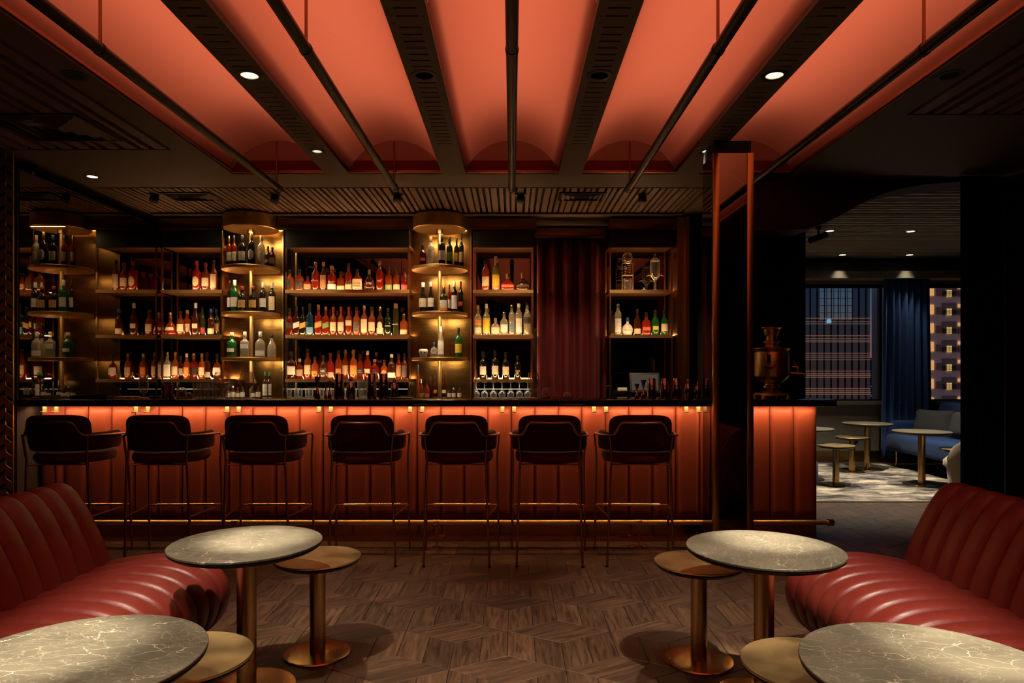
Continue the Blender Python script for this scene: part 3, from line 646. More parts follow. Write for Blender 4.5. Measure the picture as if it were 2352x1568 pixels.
# ================================================================ BAR STOOLS
def make_stool(label):
    t = thing('bar_stool', label, 'bar stool', (0, 0, 0), group='velvet bar stools along the counter')
    n = 2.6
    def se(a, hw, hd, cy=0.0):
        ca, sa = math.cos(a), math.sin(a); q = 1.0 / (abs(ca) ** n + abs(sa) ** n) ** (1 / n); return (hw * q * ca, cy + hd * q * sa)
    st = MB(); prof = [(0.0, 0.690), (0.75, 0.685), (0.95, 0.692), (1.0, 0.712), (1.0, 0.735), (0.95, 0.752), (0.6, 0.764), (0.0, 0.768)]
    st.grid(lambda u, v: (lambda r, z: (*[c * r for c in se(2 * PI * u, 0.235, 0.225)], z))(*prof[round(v * 7)]), 40, 7, True)
    ob('seat', st.mesh('seat', velvet_seat, 60), t)
    # arm pad wrapping sides and rear, as a closed U of rounded section
    sec = [(0.0, 0.77), (0.022, 0.775), (0.028, 0.80), (0.028, 0.86), (0.018, 0.884), (0.0, 0.890), (-0.018, 0.884), (-0.026, 0.86), (-0.026, 0.80), (-0.02, 0.775)]
    st = MB()
    def fa(u, v):
        a = math.radians(38) - v * math.radians(256)          # front right -> behind -> front left
        o_, z = sec[int(round(u * 10)) % 10]
        k = min(1.0, (v * (1 - v)) * 40); zz = 0.83 + (z - 0.83) * (0.55 + 0.45 * k)
        x_, y_ = se(a, 0.232 + o_, 0.212 + o_); return (x_, y_, zz)
    st.grid(fa, 10, 44, True)
    n0 = len(st.v); st.f.append(tuple(range(0, 10))); st.f.append(tuple(range(n0 - 10, n0)))
    ob('arm_pad', st.mesh('arm_pad', velvet, 60), t)
    bkm = MB()
    def fb(u, v):                                             # curved back pad, rounded rectangle in section
        a = 2 * PI * u; ca, sa = math.cos(a), math.sin(a); q = 1.0 / (abs(ca) ** 5 + abs(sa) ** 5) ** 0.2
        prof_ = [(0.0, 0.0), (0.82, 0.0), (0.95, 0.006), (1.0, 0.02), (1.0, 0.034), (0.95, 0.046), (0.82, 0.052), (0.0, 0.052)]
        s_, d_ = prof_[round(v * 7)]; x_ = 0.208 * q * ca * s_; z_ = 0.893 + 0.122 * q * sa * s_
        return (x_, -0.262 + d_ + 0.9 * x_ * x_ - 0.02 * (z_ - 0.893) / 0.12, z_)
    bkm.grid(fb, 48, 7, True); ob('backrest', bkm.mesh('backrest', velvet, 60), t)
    ra = 0.0078
    for sx in (-1, 1):
        ob('leg', MB().tube([(sx*0.220, -0.205, 0.0), (sx*0.197, -0.225, 0.66), (sx*0.192, -0.228, 0.715), (sx*0.206, -0.245, 0.875)], ra, 10).mesh('leg', tube_m), t)
        ob('leg', MB().tube([(sx*0.266, 0.225, 0.0), (sx*0.255, 0.19, 0.66), (sx*0.258, 0.185, 0.72), (sx*0.270, 0.17, 0.845), (sx*0.268, 0.13, 0.862)], ra, 10).mesh('leg', tube_m), t)
        ob('side_stretcher', MB().tube([(sx*0.262, 0.206, 0.335), (sx*0.209, -0.214, 0.335)], 0.0065, 8).mesh('side_stretcher', tube_m), t)
        ob('foot_tip', MB().lathe([(0.010, 0.0), (0.010, 0.012)], 10, (sx*0.220, -0.205, 0)).mesh('foot_tip', black_metal), t)
    fr = ob('footrest', MB().tube([(-0.262, 0.206, 0.335), (0.262, 0.206, 0.335)], 0.0065, 8).mesh('footrest', tube_m), t)
    ob('sleeve', MB().tube([(-0.205, 0.206, 0.336), (0.205, 0.206, 0.336)], 0.0095, 10).mesh('sleeve', brass), fr)
    path = []
    half = [(0.268, 0.13, 0.862), (0.272, 0.0, 0.868), (0.262, -0.12, 0.874), (0.235, -0.205, 0.878), (0.200, -0.250, 0.879), (0.178, -0.268, 0.888), (0.162, -0.280, 0.915), (0.150, -0.290, 0.945), (0.138, -0.297, 0.962), (0.118, -0.302, 0.970), (0.0, -0.306, 0.966)]
    path = half + [(-x_, y_, z_) for x_, y_, z_ in reversed(half[:-1])]
    ob('back_rail', MB().tube(path, ra, 10).mesh('back_rail', tube_m), t)
    ob('seat_rail', MB().tube([(-0.197, -0.225, 0.685), (-0.10, -0.17, 0.680), (0.10, -0.17, 0.680), (0.197, -0.225, 0.685)], 0.006, 8).mesh('seat_rail', tube_m), t)
    return t
slab = ['bar stool nearest the chevron screen, its legs behind the left banquette', 'second bar stool from the chevron screen, right of the left banquette back',
        'bar stool behind the left far stone table, third from the screen', 'bar stool behind the left brass side table, fourth from the screen',
        'bar stool in front of the left foot rail bracket, fifth from the screen', 'second bar stool from the mirrored pillar', 'bar stool nearest the mirrored pillar']
spx = [(117, 3), (350, 2), (580, 1), (825, 2), (1048, -1), (1266, -2), (1477, -2)]
stool0 = make_stool(slab[0])
for i, (px, rz) in enumerate(spx):
    loc = (wx(px, 4.48), 4.745, 0)
    if i == 0: stool0.location = loc; stool0.rotation_euler = (0, 0, math.radians(rz))
    else: dup(stool0, loc, math.radians(rz), slab[i])

# ================================================================ BANQUETTES
SEATP = [(-0.10, 0.40), (0.0, 0.425), (0.10, 0.445), (0.20, 0.458), (0.30, 0.458), (0.38, 0.448), (0.45, 0.424), (0.505, 0.385), (0.540, 0.335), (0.552, 0.28), (0.545, 0.22), (0.515, 0.155), (0.465, 0.105), (0.40, 0.075), (0.30, 0.06), (-0.10, 0.06)]
BACKP = [(0.02, 0.36), (0.005, 0.42), (-0.02, 0.50), (-0.055, 0.58), (-0.095, 0.66), (-0.135, 0.725), (-0.175, 0.770), (-0.220, 0.793), (-0.265, 0.785), (-0.300, 0.750), (-0.315, 0.69), (-0.315, 0.12)]
def smooth_prof(P, k=2):
    for _ in range(k):
        Q = [P[0]]
        for a, b in zip(P[:-1], P[1:]): Q += [(0.75*a[0]+0.25*b[0], 0.75*a[1]+0.25*b[1]), (0.25*a[0]+0.75*b[0], 0.25*a[1]+0.75*b[1])]
        P = Q + [P[-1]]
    return P
def channel_mesh(name, P, w, depth, sgn):
    P = smooth_prof(P); N = []
    for i in range(len(P)):
        a = Vector(P[max(i-1, 0)]); b = Vector(P[min(i+1, len(P)-1)]); d = (b - a).normalized(); N.append(Vector((d.y, -d.x)))
    m_ = MB(); nw = 10
    def fn(u, v):
        i = round(v * (len(P) - 1)); t = u * 2 - 1
        off = depth * (1 - math.sqrt(max(0.0, 1 - abs(t) ** 2.6)))
        p = Vector(P[i]) + N[i] * (off if name == 'seat_channel' else -off)     # pinch towards the inside at the seams
        return (sgn * p.x, (u - 0.5) * w, p.y)
    m_.grid(fn, nw, len(P) - 1)
    k = nw + 1; L = len(P); m_.f.append(tuple(j * k for j in range(L))); m_.f.append(tuple(j * k + nw for j in range(L)))
    return m_.mesh(name, leather, 50)
def banquette(sgn, label, y_end):
    t = thing('banquette', label, 'sofa', (-1.868 if sgn > 0 else 1.835, 0, 0), group=None)
    # sgn +1: seat looks toward +x (left side of the room)
    pitch = 0.112
    sm = channel_mesh('seat_channel', SEATP, pitch, 0.020, sgn); bm2 = channel_mesh('back_channel', BACKP, pitch, 0.016, sgn)
    base = ob('base', MB().box(*sorted((sgn * -0.28, sgn * 0.30)), 0.35, y_end - 0.08, 0.0, 0.075).mesh('base', black_metal), t)
    y = y_end - pitch / 2
    while y > 0.35:
        ob('seat_channel', sm, t, (0, y, 0)); ob('back_channel', bm2, t, (0, y - 0.03, 0)); y -= pitch
    return t
banquette(1, 'red channel-tufted leather banquette on the left side', 3.22)
banquette(-1, 'red channel-tufted leather banquette on the right side', 3.24)

# ================================================================ TABLES
def disc(r, z0, z1, rnd=0.004, seg=64): return MB().lathe([(0.0, z0), (r - rnd, z0), (r, z0 + rnd), (r, z1 - rnd), (r - rnd, z1), (0.0, z1)], seg)
tt_m = MB().lathe([(0.0, 0.594), (0.296, 0.594), (0.300, 0.598), (0.300, 0.604), (0.2985, 0.606), (0.0, 0.606)], 72).mesh('table_top', stone, 30)
rim_m = MB().lathe([(0.0, 0.570), (0.255, 0.570), (0.285, 0.580), (0.2975, 0.590), (0.2975, 0.594), (0.0, 0.594)], 72).mesh('under_rim', black_metal, 30)
post_m = MB().lathe([(0.0385, 0.012), (0.0385, 0.570)], 36).mesh('post', brass_brushed)
base_m = MB().lathe([(0.0, 0.0), (0.192, 0.0), (0.195, 0.004), (0.192, 0.009), (0.17, 0.012), (0.0, 0.012)], 56).mesh('base', brass, 30)
st_m = MB().lathe([(0.0, 0.425), (0.150, 0.425), (0.185, 0.432), (0.1975, 0.440), (0.1985, 0.444), (0.1965, 0.4475), (0.192, 0.4465), (0.0, 0.4455)], 64).mesh('brass_top', brass_top, 30)
srim_m = MB().lathe([(0.0, 0.412), (0.140, 0.412), (0.180, 0.420), (0.1955, 0.434), (0.19, 0.436), (0.0, 0.425)], 64).mesh('under_rim', black_metal, 30)
spost_m = MB().lathe([(0.036, 0.012), (0.036, 0.412)], 36).mesh('post', brass_brushed)
sbase_m = MB().lathe([(0.0, 0.0), (0.150, 0.0), (0.153, 0.004), (0.150, 0.009), (0.135, 0.012), (0.0, 0.012)], 56).mesh('base', brass, 30)
def big_table(x, y, label, group='round stone-topped pedestal tables'):
    t = thing('pedestal_table', label, 'table', (x, y, 0), random.uniform(0, 6), group)
    for n_, m_ in (('table_top', tt_m), ('under_rim', rim_m), ('post', post_m), ('base', base_m)): ob(n_, m_, t)
def side_table(x, y, label, group='small brass side tables'):
    t = thing('side_table', label, 'side table', (x, y, 0), random.uniform(0, 6), group)
    for n_, m_ in (('table_top', st_m), ('under_rim', srim_m), ('post', spost_m), ('base', sbase_m)): ob(n_, m_, t)
big_table(-1.088, 2.80, 'far stone-topped table beside the left banquette'); big_table(1.0, 2.71, 'far stone-topped table beside the right banquette')
big_table(-1.07, 1.67, 'near stone-topped table cut off at the lower left corner'); big_table(1.0, 1.61, 'near stone-topped table cut off at the lower right corner')
side_table(-0.90, 3.16, 'brass side table standing clear, right of the far left stone table'); side_table(0.843, 3.08, 'brass side table standing clear, left of the far right stone table')
side_table(-0.99, 2.06, 'brass side table behind the near left stone table, at the bottom edge'); side_table(0.88, 2.01, 'brass side table behind the near right stone table, at the bottom edge')

# ================================================================ HANGING PIPES under the vaults
pn = ['far left vault', 'left of centre vault', 'centre vault', 'right of centre vault', 'far right vault']
for i, bx in enumerate(BAYC):
    t = thing('hanging_pipe', f'long dark pipe hung on rods below the {pn[i]}', 'pipe', (bx, 5.5, 2.77), group='dark pipes hung below the vaults')
    ob('pipe', MB().tube([(0, 0, 0), (0, -6.9, 0)], 0.028, 18).mesh('pipe', black_metal), t)
    ob('end_cap', MB().tube([(0, 0.0, 0), (0, 0.008, 0)], 0.030, 18).mesh('end_cap', black_metal), t)
    for yy in (-0.06, -2.39, -4.75):
        ob('rod', MB().tube([(0, yy, 0.02), (0, yy, arc_z(0) - 2.77 if yy < -0.5 else 0.36)], 0.0075, 8).mesh('rod', tube_m), t)
        ob('clamp', MB().tube([(0, yy - 0.012, 0), (0, yy + 0.012, 0)], 0.031, 18).mesh('clamp', black_metal), t)

# ================================================================ BACK BAR
RY, RB = 7.0, 7.34                                             # rack front and back
SH = (1.218, 1.672, 2.134)                                     # tops of the three shelf levels
bc = thing('back_counter', 'low black counter running below the bottle shelves', 'counter', (0, 0, 0))
ob('body', MB().box(-3.61, 0.235, 6.75, 7.39, 0, 0.99).box(0.235, 1.0, 6.75, 7.15, 0, 0.99).box(1.0, 1.635, 6.75, 7.39, 0, 0.99).mesh('body', black_void), bc)
ob('top', MB().box(-3.61, 0.235, 6.70, 7.39, 0.99, 1.03).box(0.235, 1.0, 6.70, 7.15, 0.99, 1.03).box(1.0, 1.635, 6.70, 7.39, 0.99, 1.03).mesh('top', counter_m), bc)
def led(name, loc, sx, sy, p, col, rot):
    return area_light(name, loc, sx, sy, p, col, rot)
AMB = (1.0, 0.50, 0.21)
def rack(px0, px1, label, levels, power=1.0, ledge=True):
    x0, x1 = wx(px0, RY), wx(px1, RY); w = x1 - x0; xc = (x0 + x1) / 2
    t = thing('bottle_rack', label, 'shelf unit', (xc, RY, 1.03), group='brass-framed bottle racks')
    h = w / 2; Z = 1.03
    ob('fascia', boxm('fascia', fascia_m, -h, h, 0.0, 0.02, 2.569 - Z, 2.752 - Z), t)
    ob('top_board', boxm('top_board', copper, -h, h, 0.02, 0.34, 2.575 - Z, 2.60 - Z), t)
    ob('mirror_back', boxm('mirror_back', mirror_dark, -h, h, 0.345, 0.355, 0.0, 2.575 - Z), t)
    for sx in (-1, 1):
        for yy in (0.0, 0.325):
            a, b = sorted((sx * h, sx * (h - 0.016))); ob('post', boxm('post', brass_brushed, a, b, yy, yy + 0.016, 0.0, 2.569 - Z), t)
    for lv in levels:
        s = ob('shelf', boxm('shelf', copper, -h, h, 0.004, 0.34, SH[lv] - 0.030 - Z, SH[lv] - Z), t)
        ob('shelf_edge', boxm('shelf_edge', brass_satin, -h, h, -0.004, 0.004, SH[lv] - 0.031 - Z, SH[lv] + 0.001 - Z), s)
        # LED lines let into the shelf: one along the front edge, one along the rear
        led('shelf_led', (xc, RY + 0.012, SH[lv] + 0.004), w - 0.04, 0.012, RACK_F * w * power, AMB, (math.radians(180 - 38), 0, 0))
        led('shelf_led', (xc, RB - 0.03, SH[lv] + 0.004), w - 0.04, 0.016, RACK_B * w * power, AMB, (math.radians(180 + 28), 0, 0))
    return t, x0, x1
RACK_F, RACK_B = 1.9, 5.4
rk_b = rack(655, 940, 'widest brass rack, full of amber bottles, between the two round-shelved columns', (0, 1, 2))
rk_a = rack(370, 510, 'brass rack at the left end beside the mirror wall', (0, 1, 2), 0.9)
rk_c = rack(1086, 1225, 'brass rack between the right column and the burgundy curtain', (0, 1, 2), 0.9)
rk_d = rack(1400, 1545, 'brass rack right of the burgundy curtain, glass apparatus on top', (1, 2), 0.55)
# strip of light on the wall below the lowest shelves
for (px0, px1) in ((372, 510), (655, 940), (1086, 1225)):
    a, b = wx(px0, 7.33), wx(px1, 7.33)
    q = tag(ob('led_strip', boxm('led_strip', led_line, a, b, 7.328, 7.336, 1.105, 1.111)), 'thin line of light behind the glasses ' + {372: 'under the left end rack', 655: 'under the widest rack', 1086: 'under the rack by the curtain'}[px0], 'light strip')
    area_light('under_shelf_led', ((a + b) / 2, 7.03, 1.183), b - a, 0.02, 1.0 * (b - a), (1.0, 0.85, 0.62), (math.radians(8), 0, 0))

CZS = (2.350, 1.889, 1.438)
def column(pxc, px0, px1, label):
    xc = wx(pxc, 6.95); t = thing('display_column', label, 'shelf unit', (xc, 6.95, 1.03), group='brass columns with round shelves'); Z = 1.03
    a, b = wx(px0, 7.26) - xc, wx(px1, 7.26) - xc
    ob('back_panel', boxm('back_panel', brass_panel, a, b, 0.31, 0.33, 0.0, 2.872 - Z), t)
    for e in (a, b): ob('edge_strip', boxm('edge_strip', brass, e - 0.006, e + 0.006, 0.29, 0.31, 0.0, 2.85 - Z), t)
    ob('pole', MB().lathe([(0.020, 0.0), (0.020, 2.735 - Z)], 24).mesh('pole', brass_satin), t)
    ob('drum', MB().lathe([(0.0, 2.735 - Z), (0.262, 2.735 - Z), (0.268, 2.742 - Z), (0.268, 2.871 - Z), (0.0, 2.871 - Z)], 64).mesh('drum', brass_satin, 30), t)
    ob('collar', MB().lathe([(0.04, 2.700 - Z), (0.04, 2.735 - Z)], 24).mesh('collar', bronze), t)
    for z in CZS:
        ob('round_shelf', MB().lathe([(0.0, z - 0.032 - Z), (0.275, z - 0.032 - Z), (0.282, z - 0.028 - Z), (0.282, z - 0.002 - Z), (0.280, z - Z), (0.0, z - Z)], 64).mesh('round_shelf', brass_satin, 30), t)
    for z, p in ((2.73, 1.6), (2.315, 1.5), (1.854, 1.5), (1.403, 1.2)):
        area_light('shelf_disc_led', (xc, 6.745, z), 0.34, 0.02, COL_P * p, (1.0, 0.72, 0.38), (math.radians(10), 0, 0))
    area_light('column_top_led', (xc, 7.235, 2.80), 0.50, 0.02, COL_P * 1.2, (1.0, 0.72, 0.36), (math.radians(8), 0, 0))
    return xc
COL_P = 1.5
c1x = column(577, 512, 651, 'left brass column with three round shelves of bottles'); c2x = column(1010, 942, 1082, 'right brass column with three round shelves of bottles')
# brass cornice boxes over the racks
cor = [(360, 514, 6.92, 'left rack'), (636, 950, 6.92, 'widest rack'), (1072, 1232, 6.92, 'rack by the curtain'), (1228, 1390, 7.05, 'burgundy curtain'), (1400, 1556, 6.92, 'right rack')]
for a, b, y, nm in cor:
    z0, z1 = (2.745, 2.845) if y < 7 else (2.690, 2.775)
    tag(ob('cornice', boxm('cornice', bronze, wx(a, y), wx(b, y), y, y + 0.09, z0, z1, bevel=0.002)), f'brown metal cornice box above the {nm}', 'cornice')
# brass pilaster and dark reveal at the right end of the back bar
tag(ob('pilaster', boxm('pilaster', brass_brushed, wx(1556, 6.9), wx(1573, 6.9), 6.9, 7.39, 0.0, 2.86)), 'tall brass pilaster right of the glass apparatus rack', 'pilaster')
tag(ob('pilaster', boxm('pilaster', brass_brushed, wx(1576, 6.85), wx(1584, 6.85), 6.86, 7.0, 0.0, 2.86)), 'narrow brass strip at the right end of the back bar', 'pilaster')

# ================================================================ BOTTLES
SHAPES = {  # radius factors (of half width) and heights (of the whole) up to the mouth; cap start; section squareness; depth factor
 'std':   ([(0.0,0),(.93,0),(1,.02),(1,.56),(.93,.62),(.5,.70),(.38,.74),(.36,.86)], .86, 0, 1.0),
 'wine':  ([(0.0,0),(.94,0),(1,.02),(1,.60),(.92,.66),(.5,.72),(.38,.77),(.36,.84)], .82, 0, 1.0),
 'burg':  ([(0.0,0),(.94,0),(1,.02),(1,.44),(.88,.54),(.62,.64),(.42,.72),(.36,.80),(.35,.86)], .84, 0, 1.0),
 'square':([(0.0,0),(.94,0),(1,.02),(1,.58),(.9,.63),(.45,.68),(.36,.72),(.36,.86)], .84, 5, 0.8),
 'squat': ([(0.0,0),(.93,0),(1,.03),(1,.52),(.9,.60),(.5,.68),(.32,.72),(.32,.84)], .80, 4, 0.62),
 'bell':  ([(0.0,0),(.86,0),(1,.04),(.98,.16),(.85,.30),(.66,.44),(.42,.54),(.24,.62),(.21,.78)], .74, 0, 0.6),
 'round': ([(0.0,0),(.5,0),(.8,.06),(1,.24),(1,.36),(.85,.52),(.5,.62),(.25,.67),(.23,.82)], .78, 0, 0.6),
 'deca':  ([(0.0,0),(.92,0),(1,.04),(1,.30),(.86,.46),(.45,.58),(.24,.64),(.24,.76)], .70, 5, 0.6),
 'can':   ([(0.0,0),(1,0),(1,.01),(1,.80),(.97,.83),(.6,.84),(.58,.86)], .84, 0, 1.0),
 'slim':  ([(0.0,0),(.94,0),(1,.02),(1,.66),(.9,.72),(.5,.78),(.42,.82),(.42,.90)], .88, 0, 1.0)}
SHN = {'std': 'round-shouldered', 'wine': 'tall straight', 'burg': 'slope-shouldered', 'square': 'square', 'squat': 'broad flat', 'bell': 'bell-shaped', 'round': 'globe-shaped', 'deca': 'wide decanter-like', 'can': 'canister-shaped', 'slim': 'slim'}
def sect(a, sq, flat, r):
    ca, sa = math.cos(a), math.sin(a); q = 1.0 if sq == 0 else 1.0 / (abs(ca) ** sq + abs(sa) ** sq) ** (1.0 / sq)
    return r * q * ca, r * q * sa * flat
def make_bottle(x, y, z, w, h, shape, bc_, capc, spec, label, group):
    prof, c0, sq, flat = SHAPES[shape]; R = w / 2
    t = thing('bottle', label, 'bottle', (x, y, z), group=group)
    ob('glass_body', MB().lathe([(r * R, k * h) for r, k in prof], 20, sq=sq, flat=flat).mesh('glass_body', BODY[bc_][0], 50), t)
    rn = prof[-1][0] * R
    ob('cap', MB().lathe([(rn * 1.06, c0 * h), (rn * 1.14, c0 * h + 0.003), (rn * 1.14, h * 0.985), (rn * 0.95, h), (0.0, h)], 14).mesh('cap', CAP[capc][0], 50), t)
    txt = None
    for sp in spec:
        if sp[0] == '"': txt = sp[1:]; continue
        col, st = sp[0], sp[1:]
        lo, hi, wd, slope = {'': (.16, .46, 62, 0), 'lo': (.06, .26, 70, 0), 'ta': (.10, .54, 58, 0), 'hi': (.34, .52, 60, 0), 'ov': (.14, .48, 44, 0), 'di': (.26, .44, 80, .12), 'nk': (.66, .72, 85, 0), 'sm': (.22, .36, 46, 0), 'st': (.72, .79, 85, 0)}[st]
        def rad(kz):
            for (r0, k0), (r1, k1) in zip(prof[1:-1], prof[2:]):
                if k0 <= kz <= k1 and k1 > k0: return (r0 + (r1 - r0) * (kz - k0) / (k1 - k0)) * R
            return prof[2][0] * R
        def fn(u, v):
            tt = u * 2 - 1; vv = v
            if st == 'ov': sw = math.sqrt(max(0.0, 1 - (2 * v - 1) ** 2)) * 1.0 + 1e-3
            else: sw = 1.0
            kz = lo + (hi - lo) * vv + slope * tt * 0.5
            a = -PI / 2 + math.radians(wd) * tt * sw
            px_, py_ = sect(a, sq, flat, rad(kz) * 1.012 + 0.0006); return (px_, py_, kz * h)
        ob('paper_label', MB().grid(fn, 10, 8 if st == 'ov' else (4 if st in ('', 'ta', 'nk', 'st') else 2)).mesh('paper_label', LAB[col][0], 60, fix=False), t)
    if txt:
        dark = txt.startswith('!'); s_ = txt.strip('!')
        lines = s_.split('/'); sz = w * 1.25 / max(len(l) for l in lines); sz = min(sz, h * 0.14)
        for i, l in enumerate(lines):
            o = ob('lettering', text_mesh(l, sz, ink_dark if dark else ink_white), t, (0, -R * flat * (1.0 if sq else 1.0) - 0.0022, h * 0.34 - i * sz * 1.05)); o.rotation_euler = (PI / 2, 0, 0)
    return t
def lab_words(spec):
    cols = [LAB[s[0]][1] for s in spec if s[0] != '"']
    if not cols: return 'printed front' if spec else 'bare glass'
    st = [s[1:] for s in spec if s[0] != '"'][0]
    kind = {'di': 'slanted', 'ov': 'oval', 'lo': 'low', 'ta': 'tall', 'hi': 'high', 'sm': 'small'}.get(st, '')
    return (kind + ' ' + cols[0] + ' label').strip()
def shelf_row(items, place, group, base_z, depth, conv, xc=None):
    """items: (x, width, top) in crop pixels, shape, body, cap, label specs..."""
    X0, Y0, K = conv; last = -99; items = sorted(items)
    for n, it in enumerate(items):
        cx_, w_, top, shape, b_, c_ = it[:6]; spec = list(it[6:])
        px, py = X0 + cx_ / K, Y0 + top / K
        y = depth
        if xc is not None:
            u = max(-0.92, min(0.92, (wx(px, 6.88) - xc) / 0.25)); y = 6.95 - 0.17 * math.sqrt(1 - u * u)
        flat = SHAPES[shape][3]
        w = w_ / K * y / FPX * 0.95
        if wx(px, y) - w / 2 < last - 0.002: y += 0.075; w = w_ / K * y / FPX * 0.92
        else: last = wx(px, y) + w / 2
        h = wz(py, y) - base_z
        nm = ORD[n]; side_ = f'{nm} from left on {place}' if n < len(items) - 1 else f'rightmost on {place}'
        lw_ = lab_words(spec)
        make_bottle(wx(px, y), y, base_z, w, h, shape, b_, c_, spec, f'{BODY[b_][1]} {SHN[shape] if len(place.split()) < 6 else ""} bottle, {lw_}, {side_}'.replace('  ', ' ').replace(' bottle', ' bottle'), group)
C3 = (640, 480, 3.41); C2 = (350, 480, 3.41); C4 = (930, 480, 3.41); C5 = (1210, 400, 2.904)
BY = 7.12
shelf_row([(88,66,475,'squat','O','k','kov'),(162,70,470,'squat','O','k','k'),(228,60,525,'square','P','k','t'),(290,66,415,'std','R','d','"BOURBON'),(350,55,415,'std','B','t','tta'),(418,72,445,'std','R','d','"ELIJAH/CRAIG','wlo'),
  (488,60,490,'square','A','k','clo'),(548,58,425,'std','R','k','ksm','clo'),(617,80,470,'squat','A','k','cta','"!KNOB/CREEK'),(710,88,475,'round','B','d','"1792'),(793,62,405,'std','R','t','"RUSSELL\'S/RESERVE'),
  (862,60,455,'std','A','k','glo'),(924,56,455,'std','A','k','clo'),(984,54,455,'std','R','k','rlo')], 'top shelf of widest rack', 'bottles on the top shelf of the widest rack', SH[2], BY, C3)
shelf_row([(85,54,775,'square','R','k','kdi'),(140,52,760,'square','B','k','wdi'),(190,50,765,'square','D','k','ddi'),(245,56,740,'square','T','k','blo'),(312,57,750,'square','R','d','ddi'),(370,55,765,'square','R','d','gdi'),
  (428,55,765,'std','A','r','c'),(488,55,765,'std','A','r','c'),(550,55,765,'std','A','r','chi'),(610,55,765,'std','O','k','s'),(670,57,755,'std','A','d','cta'),(730,57,765,'std','A','k','c'),(795,58,765,'std','B','d','clo','cov'),
  (857,58,775,'std','K','k','"ARDBEG'),(918,50,740,'can','L','t','"NOMAD'),(980,62,820,'std','O','d','clo')], 'middle shelf of widest rack', 'bottles on the middle shelf of the widest rack', SH[1], BY, C3)
shelf_row([(98,76,1115,'square','B','k','w'),(162,64,1170,'square','A','w','c'),(228,57,1095,'std','A','k','c'),(285,62,1155,'std','O','k','osm'),(350,60,1145,'std','B','k','k','"105'),(405,60,1125,'std','P','r','wlo'),
  (470,56,1105,'std','A','k','tsm'),(522,58,1100,'std','A','t','c'),(587,60,1100,'std','O','t','o'),(637,62,1135,'std','R','k','k','"GLEN/MORAY'),(697,56,1110,'std','R','w','"DALMORE','csm'),(752,72,1175,'std','R','d','kov'),
  (827,56,1180,'std','O','k','oov'),(885,64,1135,'std','B','w','wlo'),(940,46,1130,'std','R','k','tta'),(985,46,1130,'std','R','k','sta')], 'bottom shelf of widest rack', 'bottles on the bottom shelf of the widest rack', SH[0], BY, C3)
shelf_row([(348,68,405,'std','P','r','cov'),(418,62,420,'std','A','r','c'),(480,55,400,'std','A','k','cta')], 'top shelf of left end rack', 'bottles on the top shelf of the left end rack', SH[2], BY, C2)
shelf_row([(142,108,810,'bell','R','d','csm'),(222,58,800,'std','A','k','c'),(272,60,790,'std','A','t','c'),(340,60,735,'burg','B','w','csm'),(392,55,755,'burg','L','k','rlo'),(460,54,780,'std','B','b','clo'),(502,52,785,'std','K','k','t')],
  'middle shelf of left end rack', 'bottles on the middle shelf of the left end rack', SH[1], BY, C2)
shelf_row([(117,60,1120,'square','C','s','wta'),(178,52,1118,'std','O','t','c'),(217,60,1150,'std','B','k','w'),(268,48,1130,'std','O','w','o'),(322,70,1130,'squat','R','d','k'),(388,50,1130,'std','O','t','c'),(428,62,1118,'square','B','k','wlo'),(506,72,1135,'round','A','k','w')],
  'bottom shelf of left end rack', 'bottles on the bottom shelf of the left end rack', SH[0], BY, C2)
shelf_row([(600,40,210,'wine','R','d','c'),(640,45,208,'wine','R','k','c'),(705,58,205,'wine','D','k','w'),(778,60,180,'wine','D','d','wov'),(852,58,205,'wine','C','t','wov'),(905,48,290,'std','B','k','tsm'),(940,48,300,'std','B','k','t')],
  'top disc of left column', 'bottles on the top disc of the left column', CZS[0], 6.8, C2, c1x)
shelf_row([(605,38,560,'wine','K','k','w'),(645,62,555,'wine','G','w','w'),(702,66,605,'std','D','r','d'),(788,64,605,'std','D','r','d'),(868,60,575,'wine','D','w','w'),(938,58,575,'wine','D','w','cta')],
  'middle disc of left column', 'bottles on the middle disc of the left column', CZS[1], 6.8, C2, c1x)
shelf_row([(622,78,965,'std','G','w','wsm'),(725,66,960,'square','C','w','whi'),(845,76,960,'squat','C','w','wlo'),(935,72,980,'burg','C','k')],
  'bottom disc of left column', 'bottles on the bottom disc of the left column', CZS[2], 6.8, C2, c1x)
shelf_row([(140,58,275,'std','B','k','rsm'),(203,55,215,'wine','C','t','cta'),(290,57,195,'wine','D','k','w'),(350,50,215,'wine','K','k','g'),(405,42,225,'wine','B','k','y'),(443,40,190,'wine','D','k','t')],
  'top disc of right column', 'bottles on the top disc of the right column', CZS[0], 6.8, C4, c2x)
shelf_row([(142,70,575,'burg','D','w','c'),(203,55,570,'burg','D','w','w'),(305,64,608,'square','K','d','w','olo'),(348,32,590,'wine','R','k','w'),(388,54,565,'wine','D','w','wta'),(437,46,565,'wine','D','r','rsm')],
  'middle disc of right column', 'bottles on the middle disc of the right column', CZS[1], 6.8, C4, c2x)
shelf_row([(228,62,1040,'round','C','b','wsm'),(282,58,920,'burg','C','w','wta'),(420,57,930,'wine','G','k','y')],
  'bottom disc of right column', 'bottles on the bottom disc of the right column', CZS[2], 6.8, C4, c2x)
shelf_row([(632,62,405,'slim','O','k','c'),(712,64,370,'wine','Y','t','y','olo'),(805,112,505,'deca','P','d','rsm'),(922,112,500,'deca','B','d','ksm')],
  'top shelf of curtain rack', 'bottles on the top shelf of the rack by the curtain', SH[2], BY, C4)
